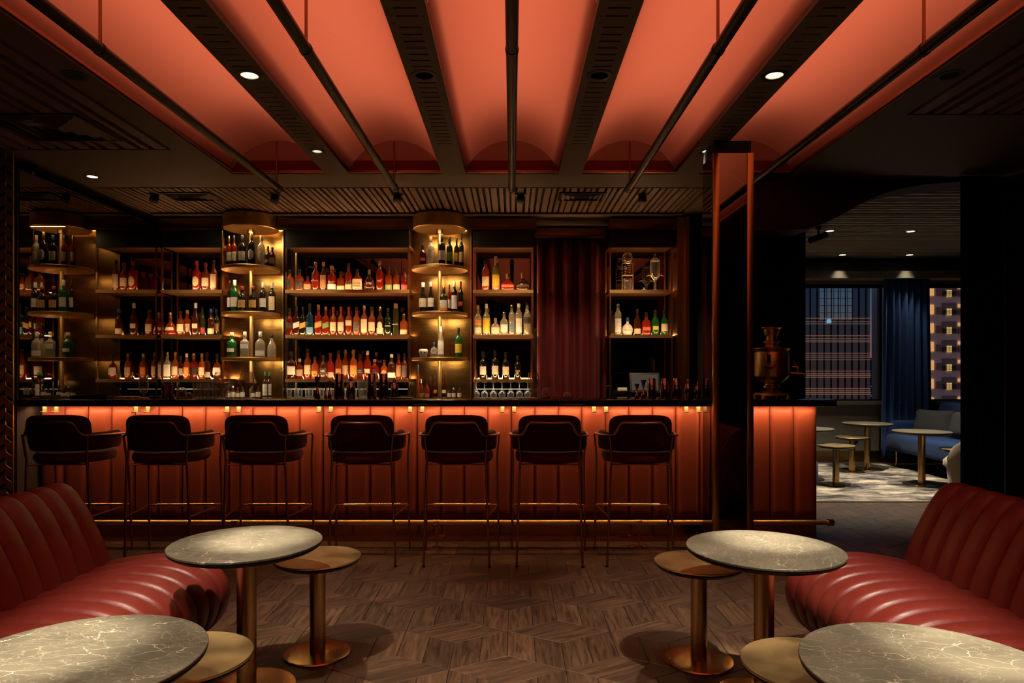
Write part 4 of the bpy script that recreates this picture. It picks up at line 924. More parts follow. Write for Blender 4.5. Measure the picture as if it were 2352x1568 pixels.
shelf_row([(572,60,752,'std','C','t','ohi','clo'),(638,60,742,'std','C','w','yta'),(710,68,852,'squat','C','t','c'),(777,64,805,'std','C','s','w'),(837,50,750,'slim','C','s','bsm'),(892,57,740,'slim','C','w','wta'),(958,60,715,'std','C','k','khi')],
  'middle shelf of curtain rack', 'bottles on the middle shelf of the rack by the curtain', SH[1], BY, C4)
shelf_row([(612,57,1115,'wine','D','k','w'),(707,58,1105,'wine','D','k','c'),(790,57,1120,'wine','D','k','c'),(883,54,1145,'wine','D','k','"KOPKE/L.B.V./2013')],
  'bottom shelf of curtain rack', 'bottles on the bottom shelf of the rack by the curtain', SH[0], BY, C4)
shelf_row([(608,48,865,'slim','C','s','wta'),(672,74,955,'round','W','b','csm'),(737,48,900,'std','B','k','clo'),(797,60,920,'squat','P','k','rsm'),(857,54,905,'std','G','k','ysm'),(917,50,908,'std','G','k','c')],
  'lower shelf of right rack', 'bottles on the lower shelf of the right rack', SH[1], BY, C5)
# bottles standing on the back counter at the foot of the columns
shelf_row([(885,44,1275,'std','B','g','wta'),(918,44,1277,'std','B','g','wta')], 'counter below left column', 'bottles at the foot of the left column', 1.03, 6.86, C2)
shelf_row([(103,24,1215,'wine','O','b'),(128,46,1330,'round','A','w','glo'),(172,48,1330,'round','A','k','rlo'),(200,34,1308,'std','B','k'),(240,38,1300,'std','B','k','osm'),(308,40,1300,'std','B','k','wsm')],
  'counter below right column', 'bottles at the foot of the right column', 1.03, 6.86, C4)
sk = MB().lathe([(0.0,0),(.030,0),(.034,.006),(.038,.03),(.046,.05),(.046,.068),(.038,.082),(.030,.084),(.028,.070),(0,.068)], 24)
q = tag(ob('skull_cup', None, None, (wx(972.5, 6.82), 6.82, CZS[2])), 'white ceramic skull-shaped cup on the bottom disc of right column', 'cup')
ob('cup_body', sk.mesh('cup_body', ceramic, 60), q)
for sx in (-1, 1): ob('eye_socket', MB().lathe([(0.0, 0), (0.009, 0), (0.009, 0.003), (0, 0.003)], 12).mesh('eye_socket', black_void), q, (sx * 0.017, -0.041, 0.05)).rotation_euler = (PI/2, 0, 0)
# small dasher bottles with white wrappers
def dasher(px, y, z, h, r, lab, label, grp):
    t = thing('dasher_bottle', label, 'small bottle', (wx(px, y), y, z), group=grp)
    ob('glass_body', MB().lathe([(0.0,0),(r,0),(r,h*.52),(r*.8,h*.62),(r*.38,h*.74),(r*.36,h*.84)], 14).mesh('glass_body', BODY['B'][0], 50), t)
    ob('cap', MB().lathe([(r*.45,h*.84),(r*.45,h*.98),(0,h)], 12).mesh('cap', CAP[lab][0], 50), t)
    ob('wrapper', MB().lathe([(r*1.03,h*.04),(r*1.03,h*.50)], 14, cap=False).mesh('wrapper', LAB['w'][0], 50, fix=False), t)
for n, px in enumerate((524, 535, 546, 557, 581, 593)):
    dasher(px, 6.84, 1.03, 0.125 if n % 2 else 0.108, 0.022, 'kwryks'[n] if n != 3 else 'd', f'white-wrapped dasher bottle below left column, {ORD[n]} from left', 'dasher bottles below the left column')
for n, px in enumerate((1032, 1042, 1055)):
    dasher(px, 6.84, 1.03, 0.105, 0.019, 'kwd'[n], f'white-wrapped dasher bottle below right column, {ORD[n]} from left', 'dasher bottles below the right column')

# ================================================================ GLASS APPARATUS on the right rack
ax = wx(1210 + 672 / 2.904, 7.14); sp = thing('siphon_brewer', 'glass siphon coffee tower in a wooden frame on the right rack', 'coffee siphon', (ax, 7.14, SH[2]))
ob('frame', MB().box(-0.06, 0.06, -0.05, 0.05, 0, 0.012).box(-0.06, -0.052, -0.006, 0.006, 0.012, 0.29).box(0.052, 0.06, -0.006, 0.006, 0.012, 0.29).box(-0.06, 0.06, -0.008, 0.008, 0.29, 0.30).box(-0.06, 0.06, -0.03, 0.03, 0.165, 0.172).mesh('frame', wood_light), sp)
ob('upper_globe', MB().lathe([(0.0, 0.285), (0.02, 0.29), (0.05, 0.32), (0.055, 0.35), (0.045, 0.385), (0.03, 0.40)], 24, cap=False).mesh('upper_globe', glass, 60), sp)
ob('coil', MB().tube([(0.03 * math.cos(k * 0.5), 0.03 * math.sin(k * 0.5), 0.18 + k * 0.0018) for k in range(52)], 0.003, 6).mesh('coil', glass), sp)
ob('lower_jar', MB().lathe([(0.0, 0.014), (0.040, 0.014), (0.042, 0.08), (0.042, 0.13), (0.035, 0.135)], 24, cap=False).mesh('lower_jar', glass, 60), sp)
ax = wx(1210 + 855 / 2.904, 7.12); fo = thing('absinthe_fountain', 'tall lidded glass fountain with small taps on the right rack', 'glass fountain', (ax, 7.12, SH[2]))
ob('foot', MB().lathe([(0.0, 0), (0.045, 0), (0.045, 0.006), (0.012, 0.02), (0.010, 0.10), (0.02, 0.125)], 24).mesh('foot', glass, 60), fo)
ob('vessel', MB().lathe([(0.02, 0.125), (0.045, 0.15), (0.048, 0.28), (0.046, 0.31)], 24, cap=False).mesh('vessel', glass, 60), fo)
ob('lid', MB().lathe([(0.05, 0.312), (0.045, 0.33), (0.015, 0.345), (0.01, 0.36), (0.016, 0.375), (0.0, 0.39)], 20).mesh('lid', glass, 60), fo)
for sx in (-1, 1): ob('tap', MB().tube([(sx*0.045, 0, 0.17), (sx*0.085, 0, 0.165), (sx*0.09, 0, 0.15)], 0.006, 8).tube([(sx*0.072, -0.012, 0.185), (sx*0.072, 0.012, 0.185)], 0.005, 8).tube([(sx*0.072, 0, 0.165), (sx*0.072, 0, 0.185)], 0.004, 8).mesh('tap', brass), fo)
ob('spare_lid', MB().lathe([(0.0, 0), (0.034, 0), (0.034, 0.006), (0.01, 0.016), (0.008, 0.03), (0, 0.034)], 20).mesh('spare_lid', glass, 60), fo, (-0.125, -0.05, 0))

# ================================================================ CURTAINS
def curtain(name, label, mat, p0, p1, z0, z1, folds, amp, seedv, pinch=0.0):
    """cloth hung from p0 to p1 (x, y); folds deepen toward the hem"""
    rnd = random.Random(seedv); ph = [rnd.uniform(0.75, 1.25) for _ in range(folds * 2 + 4)]
    P0, P1 = Vector(p0), Vector(p1); d = (P1 - P0); L = d.length; d.normalize(); nrm = Vector((d.y, -d.x))
    def fn(u, v, off=0.0):
        s_ = u * folds; k = int(s_); fr = s_ - k
        a = amp * ph[k] * math.sin(2 * PI * fr) * (1.0 - 0.35 * v) + amp * 0.25 * math.sin(7 * u * folds * 0.37 + seedv)
        uu = 0.5 + (u - 0.5) * (1 - pinch * v); p = P0 + d * (uu * L) + nrm * (a + off); return (p.x, p.y, z0 + (z1 - z0) * v)
    m_ = MB(); nu = folds * 12
    m_.grid(lambda u, v: fn(u, v), nu, 10)
    t = thing(name, label, 'curtain', ((p0[0] + p1[0]) / 2, (p0[1] + p1[1]) / 2, z0))
    c_ = t.location.copy(); m_.v = [(a - c_.x, b - c_.y, c - c_.z) for a, b, c in m_.v]
    me = m_.mesh('cloth', mat, 80, fix=False); o = ob('cloth', me, t); md = o.modifiers.new('thickness', 'SOLIDIFY'); md.thickness = 0.006
    ob('heading', MB().tube([(p0[0] - c_.x, p0[1] - c_.y, z1 - z0 + 0.01), (p1[0] - c_.x, p1[1] - c_.y, z1 - z0 + 0.01)], 0.012, 8).mesh('heading', black_metal), t)
curtain('curtain', 'burgundy velvet curtain between the bottle racks', curtain_red, (wx(1233, 7.25), 7.25), (wx(1390, 7.25), 7.25), 0.02, 2.69, 5, 0.058, 3)
curtain('curtain', 'dark navy curtain behind the brass samovar', curtain_navy, (2.02, 6.15), (2.645, 6.15), 0.02, 2.56, 7, 0.04, 5)
curtain('curtain', 'black curtain hanging at the right side of the archway', curtain_black, (3.62, 5.52), (3.97, 5.52), 0.0, 2.86, 5, 0.035, 8)
curtain('curtain', 'bright blue curtain between the two lounge windows', curtain_blue, (wx(2024, 9.66), 9.66), (wx(2142, 9.66), 9.66), 0.02, 2.70, 7, 0.05, 11, 0.12)
curtain('curtain', 'grey-green curtain on the wall opposite the bar', curtain_grey, (1.2, -2.4), (2.6, -2.4), 0.02, 2.8, 9, 0.05, 13)

# ================================================================ THINGS ON THE BAR TOP
TZ = 1.093
def on_bar(name, label, cat, px, y, parts, grp=None):
    t = thing(name, label, cat, (wx(px, y), y, TZ), group=grp)
    for n_, m_ in parts: ob(n_, m_, t)
    return t
def lth(n_, mat, prof, seg=22): return (n_, MB().lathe(prof, seg, cap=False).mesh(n_, mat, 50, fix=False))
tray = MB().box(-0.135, 0.135, -0.10, 0.10, 0.0, 0.006); tray.box(-0.14, 0.14, -0.105, -0.10, 0, 0.022); tray.box(-0.14, 0.14, 0.10, 0.105, 0, 0.022); tray.box(-0.14, -0.135, -0.10, 0.10, 0, 0.022); tray.box(0.135, 0.14, -0.10, 0.10, 0, 0.022)
trm = tray.mesh('tray_body', black_metal)
on_bar('serving_tray', 'black serving tray on the bar beside the chevron screen', 'tray', 78, 5.36, [('tray_body', trm)], 'black trays on the bar')
on_bar('serving_tray', 'black serving tray on the bar left of the wooden board', 'tray', 221, 5.36, [('tray_body', trm)], 'black trays on the bar')
on_bar('wooden_board', 'thin wooden board lying on the left part of the bar', 'board', 292, 5.36, [('board_body', boxm('board_body', wood_light, -0.065, 0.065, -0.07, 0.07, 0, 0.012, bevel=0.002)), ('handle', boxm('handle', wood_light, 0.065, 0.105, -0.012, 0.012, 0, 0.010))])
gob = [(0.0, 0), (0.036, 0), (0.034, 0.004), (0.006, 0.010), (0.006, 0.028), (0.024, 0.045), (0.034, 0.075), (0.036, 0.110), (0.032, 0.150), (0.029, 0.186)]
on_bar('stem_glass', 'tulip beer glass on the bar right of the wooden board', 'glass', 330, 5.30, [lth('bowl', glass, gob)])
on_bar('ashtray', 'flat dark disc on the bar right of the tulip glass', 'dish', 357, 5.38, [lth('dish', black_metal, [(0.0, 0), (0.045, 0), (0.045, 0.012), (0.040, 0.014), (0.035, 0.008), (0.0, 0.006)])])
for n, px in enumerate((379, 394)):
    on_bar('copper_cup', f'small copper cup, {"left" if n == 0 else "right"} one of the pair on the bar', 'cup', px, 5.34 + 0.05 * n, [lth('cup_wall', copper_pol, [(0.0, 0), (0.020, 0), (0.022, 0.004), (0.027, 0.105), (0.025, 0.105), (0.0, 0.02)])], 'copper cups')
domep = lambda r, h: [(r, 0.0), (r, h * 0.5)] + [(r * math.cos(a), h * 0.5 + h * 0.5 * math.sin(a)) for a in (0.4, 0.8, 1.2, 1.5707)]
for px, r, h, lb in ((417, 0.036, 0.085, 'tall smoked glass dome right of the copper cups'), (434, 0.026, 0.045, 'low smoked glass dome beside the tall dome at left'), (1255, 0.034, 0.082, 'tall glass dome in front of the burgundy curtain'), (1302, 0.030, 0.045, 'low glass dome in front of the burgundy curtain')):
    on_bar('glass_dome', lb, 'glass dome', px, 5.36, [lth('dome', glass, domep(r, h)), lth('ring_base', bronze, [(0.0, 0), (r * 1.05, 0), (r * 1.05, 0.006), (0.0, 0.006)])], 'glass domes on the bar')
on_bar('coaster_stack', 'flat dark coaster stack between the glass domes', 'coasters', 1280, 5.40, [lth('disc', wood_light, [(0.0, 0), (0.042, 0), (0.042, 0.016), (0.0, 0.016)]), lth('knob', bronze, [(0.008, 0.016), (0.006, 0.024), (0.0, 0.026)])])
tumb = MB().lathe([(0.0, 0), (0.024, 0), (0.0265, 0.004), (0.030, 0.115), (0.0285, 0.115), (0.024, 0.012), (0.0, 0.010)], 18).mesh('tumbler_wall', glass, 50, fix=False)
for n in range(8):
    y = 5.40 + (n % 2) * 0.066; px = 452 + n * 9.0
    on_bar('tumbler', f'{ORD[n]} from left in the row of highball glasses on the bar', 'glass', px, y, [('tumbler_wall', tumb)], 'highball glasses on the bar')
dia = [(0.0, 0), (0.036, 0), (0.034, 0.003), (0.005, 0.008), (0.005, 0.062), (0.012, 0.072), (0.068, 0.122), (0.040, 0.205)]
dia_m = MB().lathe(dia, 24, cap=False).mesh('bowl', glass, 25, fix=False); cho = MB().lathe([(0.0, 0.074), (0.010, 0.0725), (0.062, 0.118), (0.0, 0.118)], 24).mesh('drink', glass_mat('pale_drink', (0.80, 0.72, 0.55), 0.2, 0.08), 40, fix=False)
for px, lb in ((508, 'left of the two diamond-shaped stem glasses'), (568, 'right of the two diamond-shaped stem glasses')):
    on_bar('stem_glass', lb, 'glass', px, 5.22, [('bowl', dia_m), ('drink', cho)], 'diamond-shaped stem glasses')
on_bar('stem_glass', 'large spouted stem glass before the curtain edge', 'glass', 1225, 5.30, [lth('bowl', glass, [(0.0, 0), (0.038, 0), (0.036, 0.004), (0.007, 0.010), (0.007, 0.030), (0.030, 0.060), (0.044, 0.100), (0.042, 0.150), (0.036, 0.198)])])
def jig(h, r): return [lth('upper_cone', copper_pol, [(r * 0.18, h * 0.52), (r, h), (r * 0.93, h), (0.0, h * 0.55)]), lth('lower_cone', copper_pol, [(r * 0.95, 0.0), (r * 1.0, h * 0.03), (r * 0.6, h * 0.3), (r * 0.18, h * 0.52)])]
for px, h, r, y, lb in ((729, 0.168, 0.023, 5.28, 'tallest copper jigger on the bar, left of the shakers'), (748, 0.105, 0.013, 5.34, 'smallest copper jigger on the bar, left of the shakers'), (757, 0.130, 0.017, 5.42, 'middle copper jigger on the bar, left of the shakers'),
                        (1463, 0.112, 0.020, 5.28, 'shorter copper jigger in front of the till screen'), (1478, 0.142, 0.022, 5.36, 'taller copper jigger in front of the till screen')):
    on_bar('jigger', lb, 'jigger', px, y, jig(h, r), 'copper jiggers')
def shaker(h, r): return [lth('lower_tin', steel, [(0.0, 0), (r * 1.0, 0), (r * 1.12, h * 0.05), (r * 1.12, h * 0.10), (r * 1.02, h * 0.55), (r * 0.98, h * 0.58)]), lth('upper_tin', steel, [(r * 0.99, h * 0.57), (r * 0.80, h * 0.99), (r * 0.76, h), (0.0, h)])]
for px, h, r, y, lb in ((779, 0.190, 0.036, 5.28, 'steel shaker right of the copper jiggers'), (854, 0.192, 0.034, 5.32, 'left steel shaker of the pair near the right column'), (881, 0.192, 0.036, 5.26, 'right steel shaker of the pair near the right column'),
                        (1497, 0.155, 0.034, 5.30, 'left steel shaker of three by the mirrored pillar'), (1527, 0.155, 0.034, 5.32, 'middle steel shaker of three by the mirrored pillar'), (1554, 0.155, 0.033, 5.30, 'right steel shaker of three by the mirrored pillar'), (1626, 0.155, 0.030, 5.30, 'dark shaker half hidden beside the mirrored pillar')):
    on_bar('cocktail_shaker', lb, 'shaker', px, y, shaker(h, r), 'tall steel shakers')
def cobbler(h, r): return [lth('body', steel, [(0.0, 0), (r * 0.85, 0), (r, h * 0.04), (r, h * 0.58), (r * 0.9, h * 0.62)]), lth('strainer', steel, [(r * 0.92, h * 0.62), (r * 0.75, h * 0.72), (r * 0.42, h * 0.80)]), lth('cap', copper_pol, [(r * 0.46, h * 0.80), (r * 0.44, h * 0.95), (r * 0.3, h), (0.0, h)])]
for px, h, r, lb in ((806, 0.165, 0.034, 'cobbler shaker between the two groups of steel shakers'), (906, 0.150, 0.030, 'small cobbler shaker left of the right column'), (1581, 0.148, 0.030, 'larger cobbler shaker by the mirrored pillar'), (1603, 0.125, 0.024, 'smaller cobbler shaker by the mirrored pillar')):
    on_bar('cobbler_shaker', lb, 'shaker', px, 5.32, cobbler(h, r), 'cobbler shakers')
on_bar('mixing_glass', 'clear mixing glass with metal spoon between the shakers', 'glass', 833, 5.40, [lth('wall', glass, [(0.0, 0), (0.034, 0), (0.036, 0.004), (0.043, 0.135), (0.041, 0.135), (0.034, 0.012), (0.0, 0.01)]), ('spoon', MB().tube([(0.0, 0, 0.012), (0.03, 0, 0.20)], 0.0025, 6).mesh('spoon', steel))])
co = MB().tube([((0.036 + 0.004 * math.cos(k * 1.3)) * math.cos(k * 0.11), (0.036 + 0.004 * math.cos(k * 1.3)) * math.sin(k * 0.11), 0.010 + 0.004 * math.sin(k * 1.3)) for k in range(58)], 0.0012, 5)
on_bar('strainer', 'coil cocktail strainer lying right of the small cobbler shaker', 'strainer', 928, 5.36, [('coil', co.mesh('coil', steel)), ('plate', MB().lathe([(0.0, 0.012), (0.034, 0.012), (0.034, 0.0135), (0.0, 0.0135)], 20).mesh('plate', steel)), ('handle', boxm('handle', steel, 0.03, 0.12, -0.008, 0.008, 0.012, 0.0145))])
on_bar('bar_mat', 'flat black rubber mat on the bar below the shakers', 'mat', 918, 5.22, [('mat_body', boxm('mat_body', black_metal, -0.10, 0.10, -0.05, 0.05, 0, 0.008, bevel=0.002))])
# till and receipt printer behind the bar at the right
ti = thing('till_screen', 'grey till monitor on its stand behind the jiggers', 'monitor', (wx(1480, 6.86), 6.86, 1.03))
ob('stand', MB().box(-0.06, 0.06, -0.05, 0.05, 0, 0.012).box(-0.02, 0.02, 0.0, 0.02, 0.012, 0.12).mesh('stand', black_metal), ti)
s_ = ob('screen', MB().box(-0.15, 0.15, -0.008, 0.012, -0.10, 0.10).mesh('screen', pmat('grey_plastic', (0.10, 0.10, 0.11), 0.4), bevel=0.003), ti, (0, -0.02, 0.155)); s_.rotation_euler = (math.radians(-14), 0, 0)
ob('display', boxm('display', pmat('till_display', (0.16, 0.18, 0.19), 0.3, emit=(0.5, 0.6, 0.65), estr=0.03), -0.13, 0.13, -0.010, -0.008, -0.08, 0.08), s_)
pr = thing('receipt_printer', 'black receipt printer with white paper roll behind the bar', 'printer', (wx(1428, 6.86), 6.86, 1.03))
ob('housing', MB().box(-0.08, 0.08, -0.09, 0.09, 0, 0.075).mesh('housing', black_metal, bevel=0.006), pr)
ob('paper_roll', MB().tube([(-0.045, -0.03, 0.078), (0.045, -0.03, 0.078)], 0.030, 18).mesh('paper_roll', white_lab), pr)
# glasses on and below the back bar
shot = MB().lathe([(0.0, 0), (0.020, 0), (0.021, 0.003), (0.026, 0.095), (0.0245, 0.095), (0.020, 0.012), (0.0, 0.010)], 14).mesh('wall', glass, 50, fix=False)
for n in range(14):
    t = thing('rocks_glass', f'{ORD[n]} from left among the glasses standing below the widest rack', 'glass', (wx(664 + n * 12.5, 6.98), 6.98 + (n % 2) * 0.07, 1.03), group='glasses below the widest rack'); ob('wall', shot, t)
wg = MB().lathe([(0.0, 0.0), (0.034, 0.0), (0.033, -0.004), (0.004, -0.009), (0.004, -0.075), (0.012, -0.085), (0.036, -0.115), (0.036, -0.135), (0.030, -0.157)], 18, cap=False).mesh('bowl_and_stem', glass, 50, fix=False)
for n, px in enumerate((1094, 1113, 1133, 1153, 1173, 1193, 1212)):
    t = thing('hanging_glass', f'{ORD[n]} from left of the stem glasses hung below the curtain rack', 'glass', (wx(px, 7.10), 7.10, SH[0] - 0.031), group='stem glasses hung below the rack'); ob('bowl_and_stem', wg, t)

# ================================================================ SAMOVAR
sv = thing('samovar', 'old brass samovar with tap at the right end of the bar', 'samovar', (wx(1772, 5.30), 5.30, TZ))
ob('body', MB().lathe([(0.045, 0.085), (0.052, 0.105), (0.050, 0.110), (0.058, 0.116), (0.100, 0.140), (0.126, 0.165), (0.128, 0.175), (0.128, 0.345), (0.124, 0.355), (0.118, 0.358), (0.122, 0.366), (0.134, 0.382), (0.134, 0.388), (0.06, 0.398), (0.0, 0.400)], 48).mesh('body', brass_top, 35), sv)
ob('chimney', MB().lathe([(0.055, 0.396), (0.040, 0.415), (0.060, 0.437), (0.061, 0.442), (0.040, 0.450), (0.038, 0.478), (0.050, 0.490), (0.058, 0.520), (0.060, 0.535), (0.074, 0.545), (0.074, 0.549), (0.05, 0.546), (0.0, 0.540)], 40).mesh('chimney', brass_top, 35), sv)
ob('foot', MB().lathe([(0.075, 0.040), (0.060, 0.052), (0.034, 0.064), (0.036, 0.074), (0.062, 0.080), (0.062, 0.100), (0.045, 0.104)], 32).mesh('foot', brass_top, 35), sv)
pb = MB().frustum((0, 0), (0.105, 0.105), (0.095, 0.095), 0.022, 0.042)
for sx in (-1, 1):
    for sy in (-1, 1): pb.frustum((sx * 0.092, sy * 0.092), (0.020, 0.020), (0.013, 0.013), 0.0, 0.024)
ob('plinth', pb.mesh('plinth', brass_top, bevel=0.002), sv)
tp = MB().tube([(0.12, -0.02, 0.195), (0.215, -0.05, 0.192), (0.232, -0.055, 0.186), (0.236, -0.056, 0.170)], [0.012, 0.009, 0.011, 0.010], 12); tp.lathe([(0.0, 0), (0.020, 0.0), (0.020, 0.012), (0, 0.012)], 14, (0.12, -0.02, 0.19))
tp.tube([(0.185, -0.04, 0.18), (0.185, -0.04, 0.225), (0.172, -0.036, 0.262), (0.160, -0.033, 0.290)], [0.009, 0.010, 0.006, 0.005], 10); tp.tube([(0.150, -0.03, 0.245), (0.190, -0.045, 0.240)], 0.006, 8)
ob('tap', tp.mesh('tap', brass_top), sv)
for sx, lbl in ((-1, 'handle'),):
    hm = MB().box(-0.085, -0.055, -0.130, -0.112, 0.27, 0.335); hm.tube([(-0.11 + 0.05 * math.cos(PI * k / 12) + 0.04, -0.128 - 0.022 * math.sin(PI * k / 12), 0.285 - 0.05 * math.sin(PI * k / 12)) for k in range(13)], 0.006, 8)
    ob('handle', hm.mesh('handle', bronze), sv)
ob('handle', MB().tube([(0.03 + 0.045 * math.cos(PI * k / 12), 0.125 + 0.022 * math.sin(PI * k / 12), 0.285 - 0.05 * math.sin(PI * k / 12)) for k in range(13)], 0.006, 8).mesh('handle', bronze), sv)

# ================================================================ CEILING FIXTURES over the bar
def vent(x, y, z, hw, hd_, label):
    t = thing('air_vent', label, 'air vent', (x, y, z), group='square ceiling air diffusers')
    ob('frame', MB().box(-hw, hw, -hd_, -hd_ + 0.02, -0.008, 0).box(-hw, hw, hd_ - 0.02, hd_, -0.008, 0).box(-hw, -hw + 0.02, -hd_, hd_, -0.008, 0).box(hw - 0.02, hw, -hd_, hd_, -0.008, 0).mesh('frame', black_metal), t)
    for k in range(4):
        a, b = hw - 0.03 - k * hw * 0.21, hd_ - 0.03 - k * hd_ * 0.21; c, d = a - hw * 0.13, b - hd_ * 0.13
        m_ = MB().add([(-a,-b,-0.004),(a,-b,-0.004),(a,b,-0.004),(-a,b,-0.004),(-c,-d,-0.020),(c,-d,-0.020),(c,d,-0.020),(-c,d,-0.020)], [(0,1,5,4),(1,2,6,5),(2,3,7,6),(3,0,4,7)])
        ob('blade', m_.mesh('blade', dark_paint, 20, fix=False), t)
vent(wx(438, 6.18), 6.20, CZ, 0.225, 0.14, 'square air vent in the bar soffit at left'); vent(wx(1336, 6.18), 6.20, CZ, 0.21, 0.14, 'square air vent in the bar soffit at right')
vent(wx(125, 4.45), 4.45, CZ, 0.30, 0.25, 'square air vent in the slats at the upper left corner')
gl = ['leftmost swivel spotlight in the bar soffit', 'swivel spotlight in the bar soffit below the far left pipe', 'swivel spotlight in the bar soffit below the second pipe', 'swivel spotlight in the bar soffit right of the centre pipe', 'lit swivel spotlight in the bar soffit, nearest the pillar']
for i, px in enumerate((355, 632, 913, 1196, 1475)):
    t = thing('swivel_spotlight', gl[i], 'spotlight', (wx(px, 6.15), 6.15, CZ), group='swivel spotlights over the bar')
    ob('mount', MB().lathe([(0.030, 0.0), (0.030, -0.006), (0.055, -0.006), (0.055, 0.0)], 24, cap=False).mesh('mount', bronze), t)
    h_ = ob('head', MB().lathe([(0.0, 0.02), (0.036, 0.02), (0.038, -0.05), (0.033, -0.052)], 24).mesh('head', black_metal), t, (0, 0, -0.018)); h_.rotation_euler = (math.radians(-24), 0, 0)
    ob('lens', MB().lathe([(0.0, -0.049), (0.031, -0.049), (0.031, -0.046), (0.0, -0.046)], 20).mesh('lens', glow_soft if i == 4 else black_void), h_)
    if True:  # beams from the four unlit heads are added to brighten the bottle shelves
        l = bpy.data.lights.new('bar_spot_fill', 'SPOT'); l.energy = BAR_SPOT_FILL; l.spot_size = math.radians(75); l.spot_blend = 0.8; l.color = (1.0, 0.70, 0.40); l.shadow_soft_size = 0.03
        lo = bpy.data.objects.new('bar_spot_fill', l); COL.objects.link(lo); lo.parent = t; lo.location = (0, 0.02, -0.09); lo.rotation_euler = (math.radians(24), 0, 0)
dm = thing('dome_camera', 'black dome security camera on the ceiling above the chevron screen', 'camera', (wx(62, 5.25), 5.25, CZ))
ob('housing', MB().lathe([(0.0, 0.0), (0.075, 0.0), (0.075, -0.04), (0.06, -0.05)], 28).mesh('housing', black_metal), dm)
ob('dome', MB().lathe([(0.055, -0.048), (0.052, -0.075), (0.035, -0.098), (0.0, -0.108)], 24).mesh('dome', pmat('smoked_dome', (0.01, 0.01, 0.01), 0.06, coat=0.5), 60), dm)

# ================================================================ LOUNGE BEYOND THE ARCH
rg = thing('rug', 'mottled cream and charcoal rug under the lounge tables', 'rug', (4.05, 8.14, 0))
rp = []
for (cx_, cy_, a0) in ((0.99, 1.21, 0), (-1.05, 1.21, 90), (-1.05, -1.21, 180), (0.99, -1.21, 270)):
    for k in range(6): a = math.radians(a0 + k * 18); rp.append((cx_ + 0.15 * math.cos(a), cy_ + 0.15 * math.sin(a)))
ob('pile', MB().prism(rp, 0.0, 0.014, 'z').mesh('pile', rug_m), rg)
ob('binding', MB().tube([(x_ * 1.002, y_ * 1.002, 0.006) for x_, y_ in rp + rp[:1]], 0.007, 6).mesh('binding', cream_cloth), rg)
RZ = 0.014
def lounge(fn, x, y, label, grp):
    fn(x, y, label, grp); o = [o for o in COL.objects if o.get('label') == label][0]; o.location.z = RZ
for fn, x, y, lb, g_ in ((big_table, wx(1992, 8.93), 8.93, 'stone-topped table in front of the lounge window wall', 'lounge stone tables'), (big_table, wx(2117, 7.75), 7.75, 'stone-topped table in front of the blue sofa', 'lounge stone tables'),
                     (big_table, 3.52, 8.15, 'stone-topped table half hidden behind the bar end', 'lounge stone tables'), (side_table, wx(1920, 7.75), 7.75, 'nearest brass side table on the rug', 'lounge brass side tables'),
                     (side_table, wx(1957, 8.70), 8.70, 'brass side table on the rug behind the nearest one', 'lounge brass side tables'), (side_table, 4.86, 7.40, 'brass side table half hidden behind the beige chair', 'lounge brass side tables')):
    lounge(fn, x, y, lb, g_)
pf = thing('pouf', 'round dark blue pouf on a brass foot beside the bar end', 'pouf', (3.08, 7.62, RZ))
ob('cushion', MB().lathe([(0.0, 0.045), (0.24, 0.045), (0.29, 0.07), (0.31, 0.15), (0.31, 0.26), (0.28, 0.33), (0.20, 0.355), (0.0, 0.36)], 40).mesh('cushion', blue_velvet, 60), pf)
ob('foot', MB().lathe([(0.0, 0), (0.28, 0), (0.28, 0.012), (0.22, 0.045), (0.0, 0.045)], 40).mesh('foot', brass), pf)
# sofa, looks toward -x
so = thing('sofa', 'blue velvet sofa under the lounge window', 'sofa', (5.55, 8.55, 0))
ob('seat', MB().box(-0.45, 0.30, -0.92, 0.80, 0.22, 0.45).mesh('seat', blue_velvet, 50, bevel=0.06, bseg=4), so)
ob('backrest', MB().box(0.26, 0.48, -0.92, 0.80, 0.22, 0.88).mesh('backrest', blue_velvet, 50, bevel=0.08, bseg=4), so)
for yy in (-0.93, 0.80): ob('armrest', MB().box(-0.33, 0.40, yy, yy + 0.13, 0.26, 0.62).mesh('armrest', blue_velvet, 50, bevel=0.05, bseg=4), so)
for lx, ly in ((-0.33, 0.72), (0.38, 0.72), (-0.33, -0.82), (0.38, -0.82)): ob('leg', MB().tube([(lx, ly, 0.23), (lx, ly, 0.0)], [0.016, 0.011], 12).mesh('leg', brass), so)
def pillow(x, y, z, rz, lb):
    t = thing('cushion', lb, 'cushion', (x, y, z), rz, 'grey scatter cushions')
    def fn(u, v):
        a, b = u * 2 - 1, v * 2 - 1; return (0.24 * a * (1 + 0.06 * b * b), 0, 0.16 * b * (1 + 0.06 * a * a))
    m_ = MB(); m_.grid(lambda u, v: (fn(u, v)[0], -0.07 * (1 - (u*2-1) ** 4) ** 0.5 * (1 - (v*2-1) ** 4) ** 0.5, fn(u, v)[2]), 12, 10); m_.grid(lambda u, v: (fn(u, v)[0], 0.07 * (1 - (u*2-1) ** 4) ** 0.5 * (1 - (v*2-1) ** 4) ** 0.5, fn(u, v)[2]), 12, 10)
    o = ob('cover', m_.mesh('cover', grey_cloth, 60), t); o.rotation_euler = (math.radians(-18), 0, 0)
pillow(5.56, 9.02, 0.625, math.radians(-62), 'charcoal cushion in the far corner of the blue sofa'); pillow(5.62, 8.45, 0.625, math.radians(-80), 'charcoal cushion at the middle of the blue sofa')
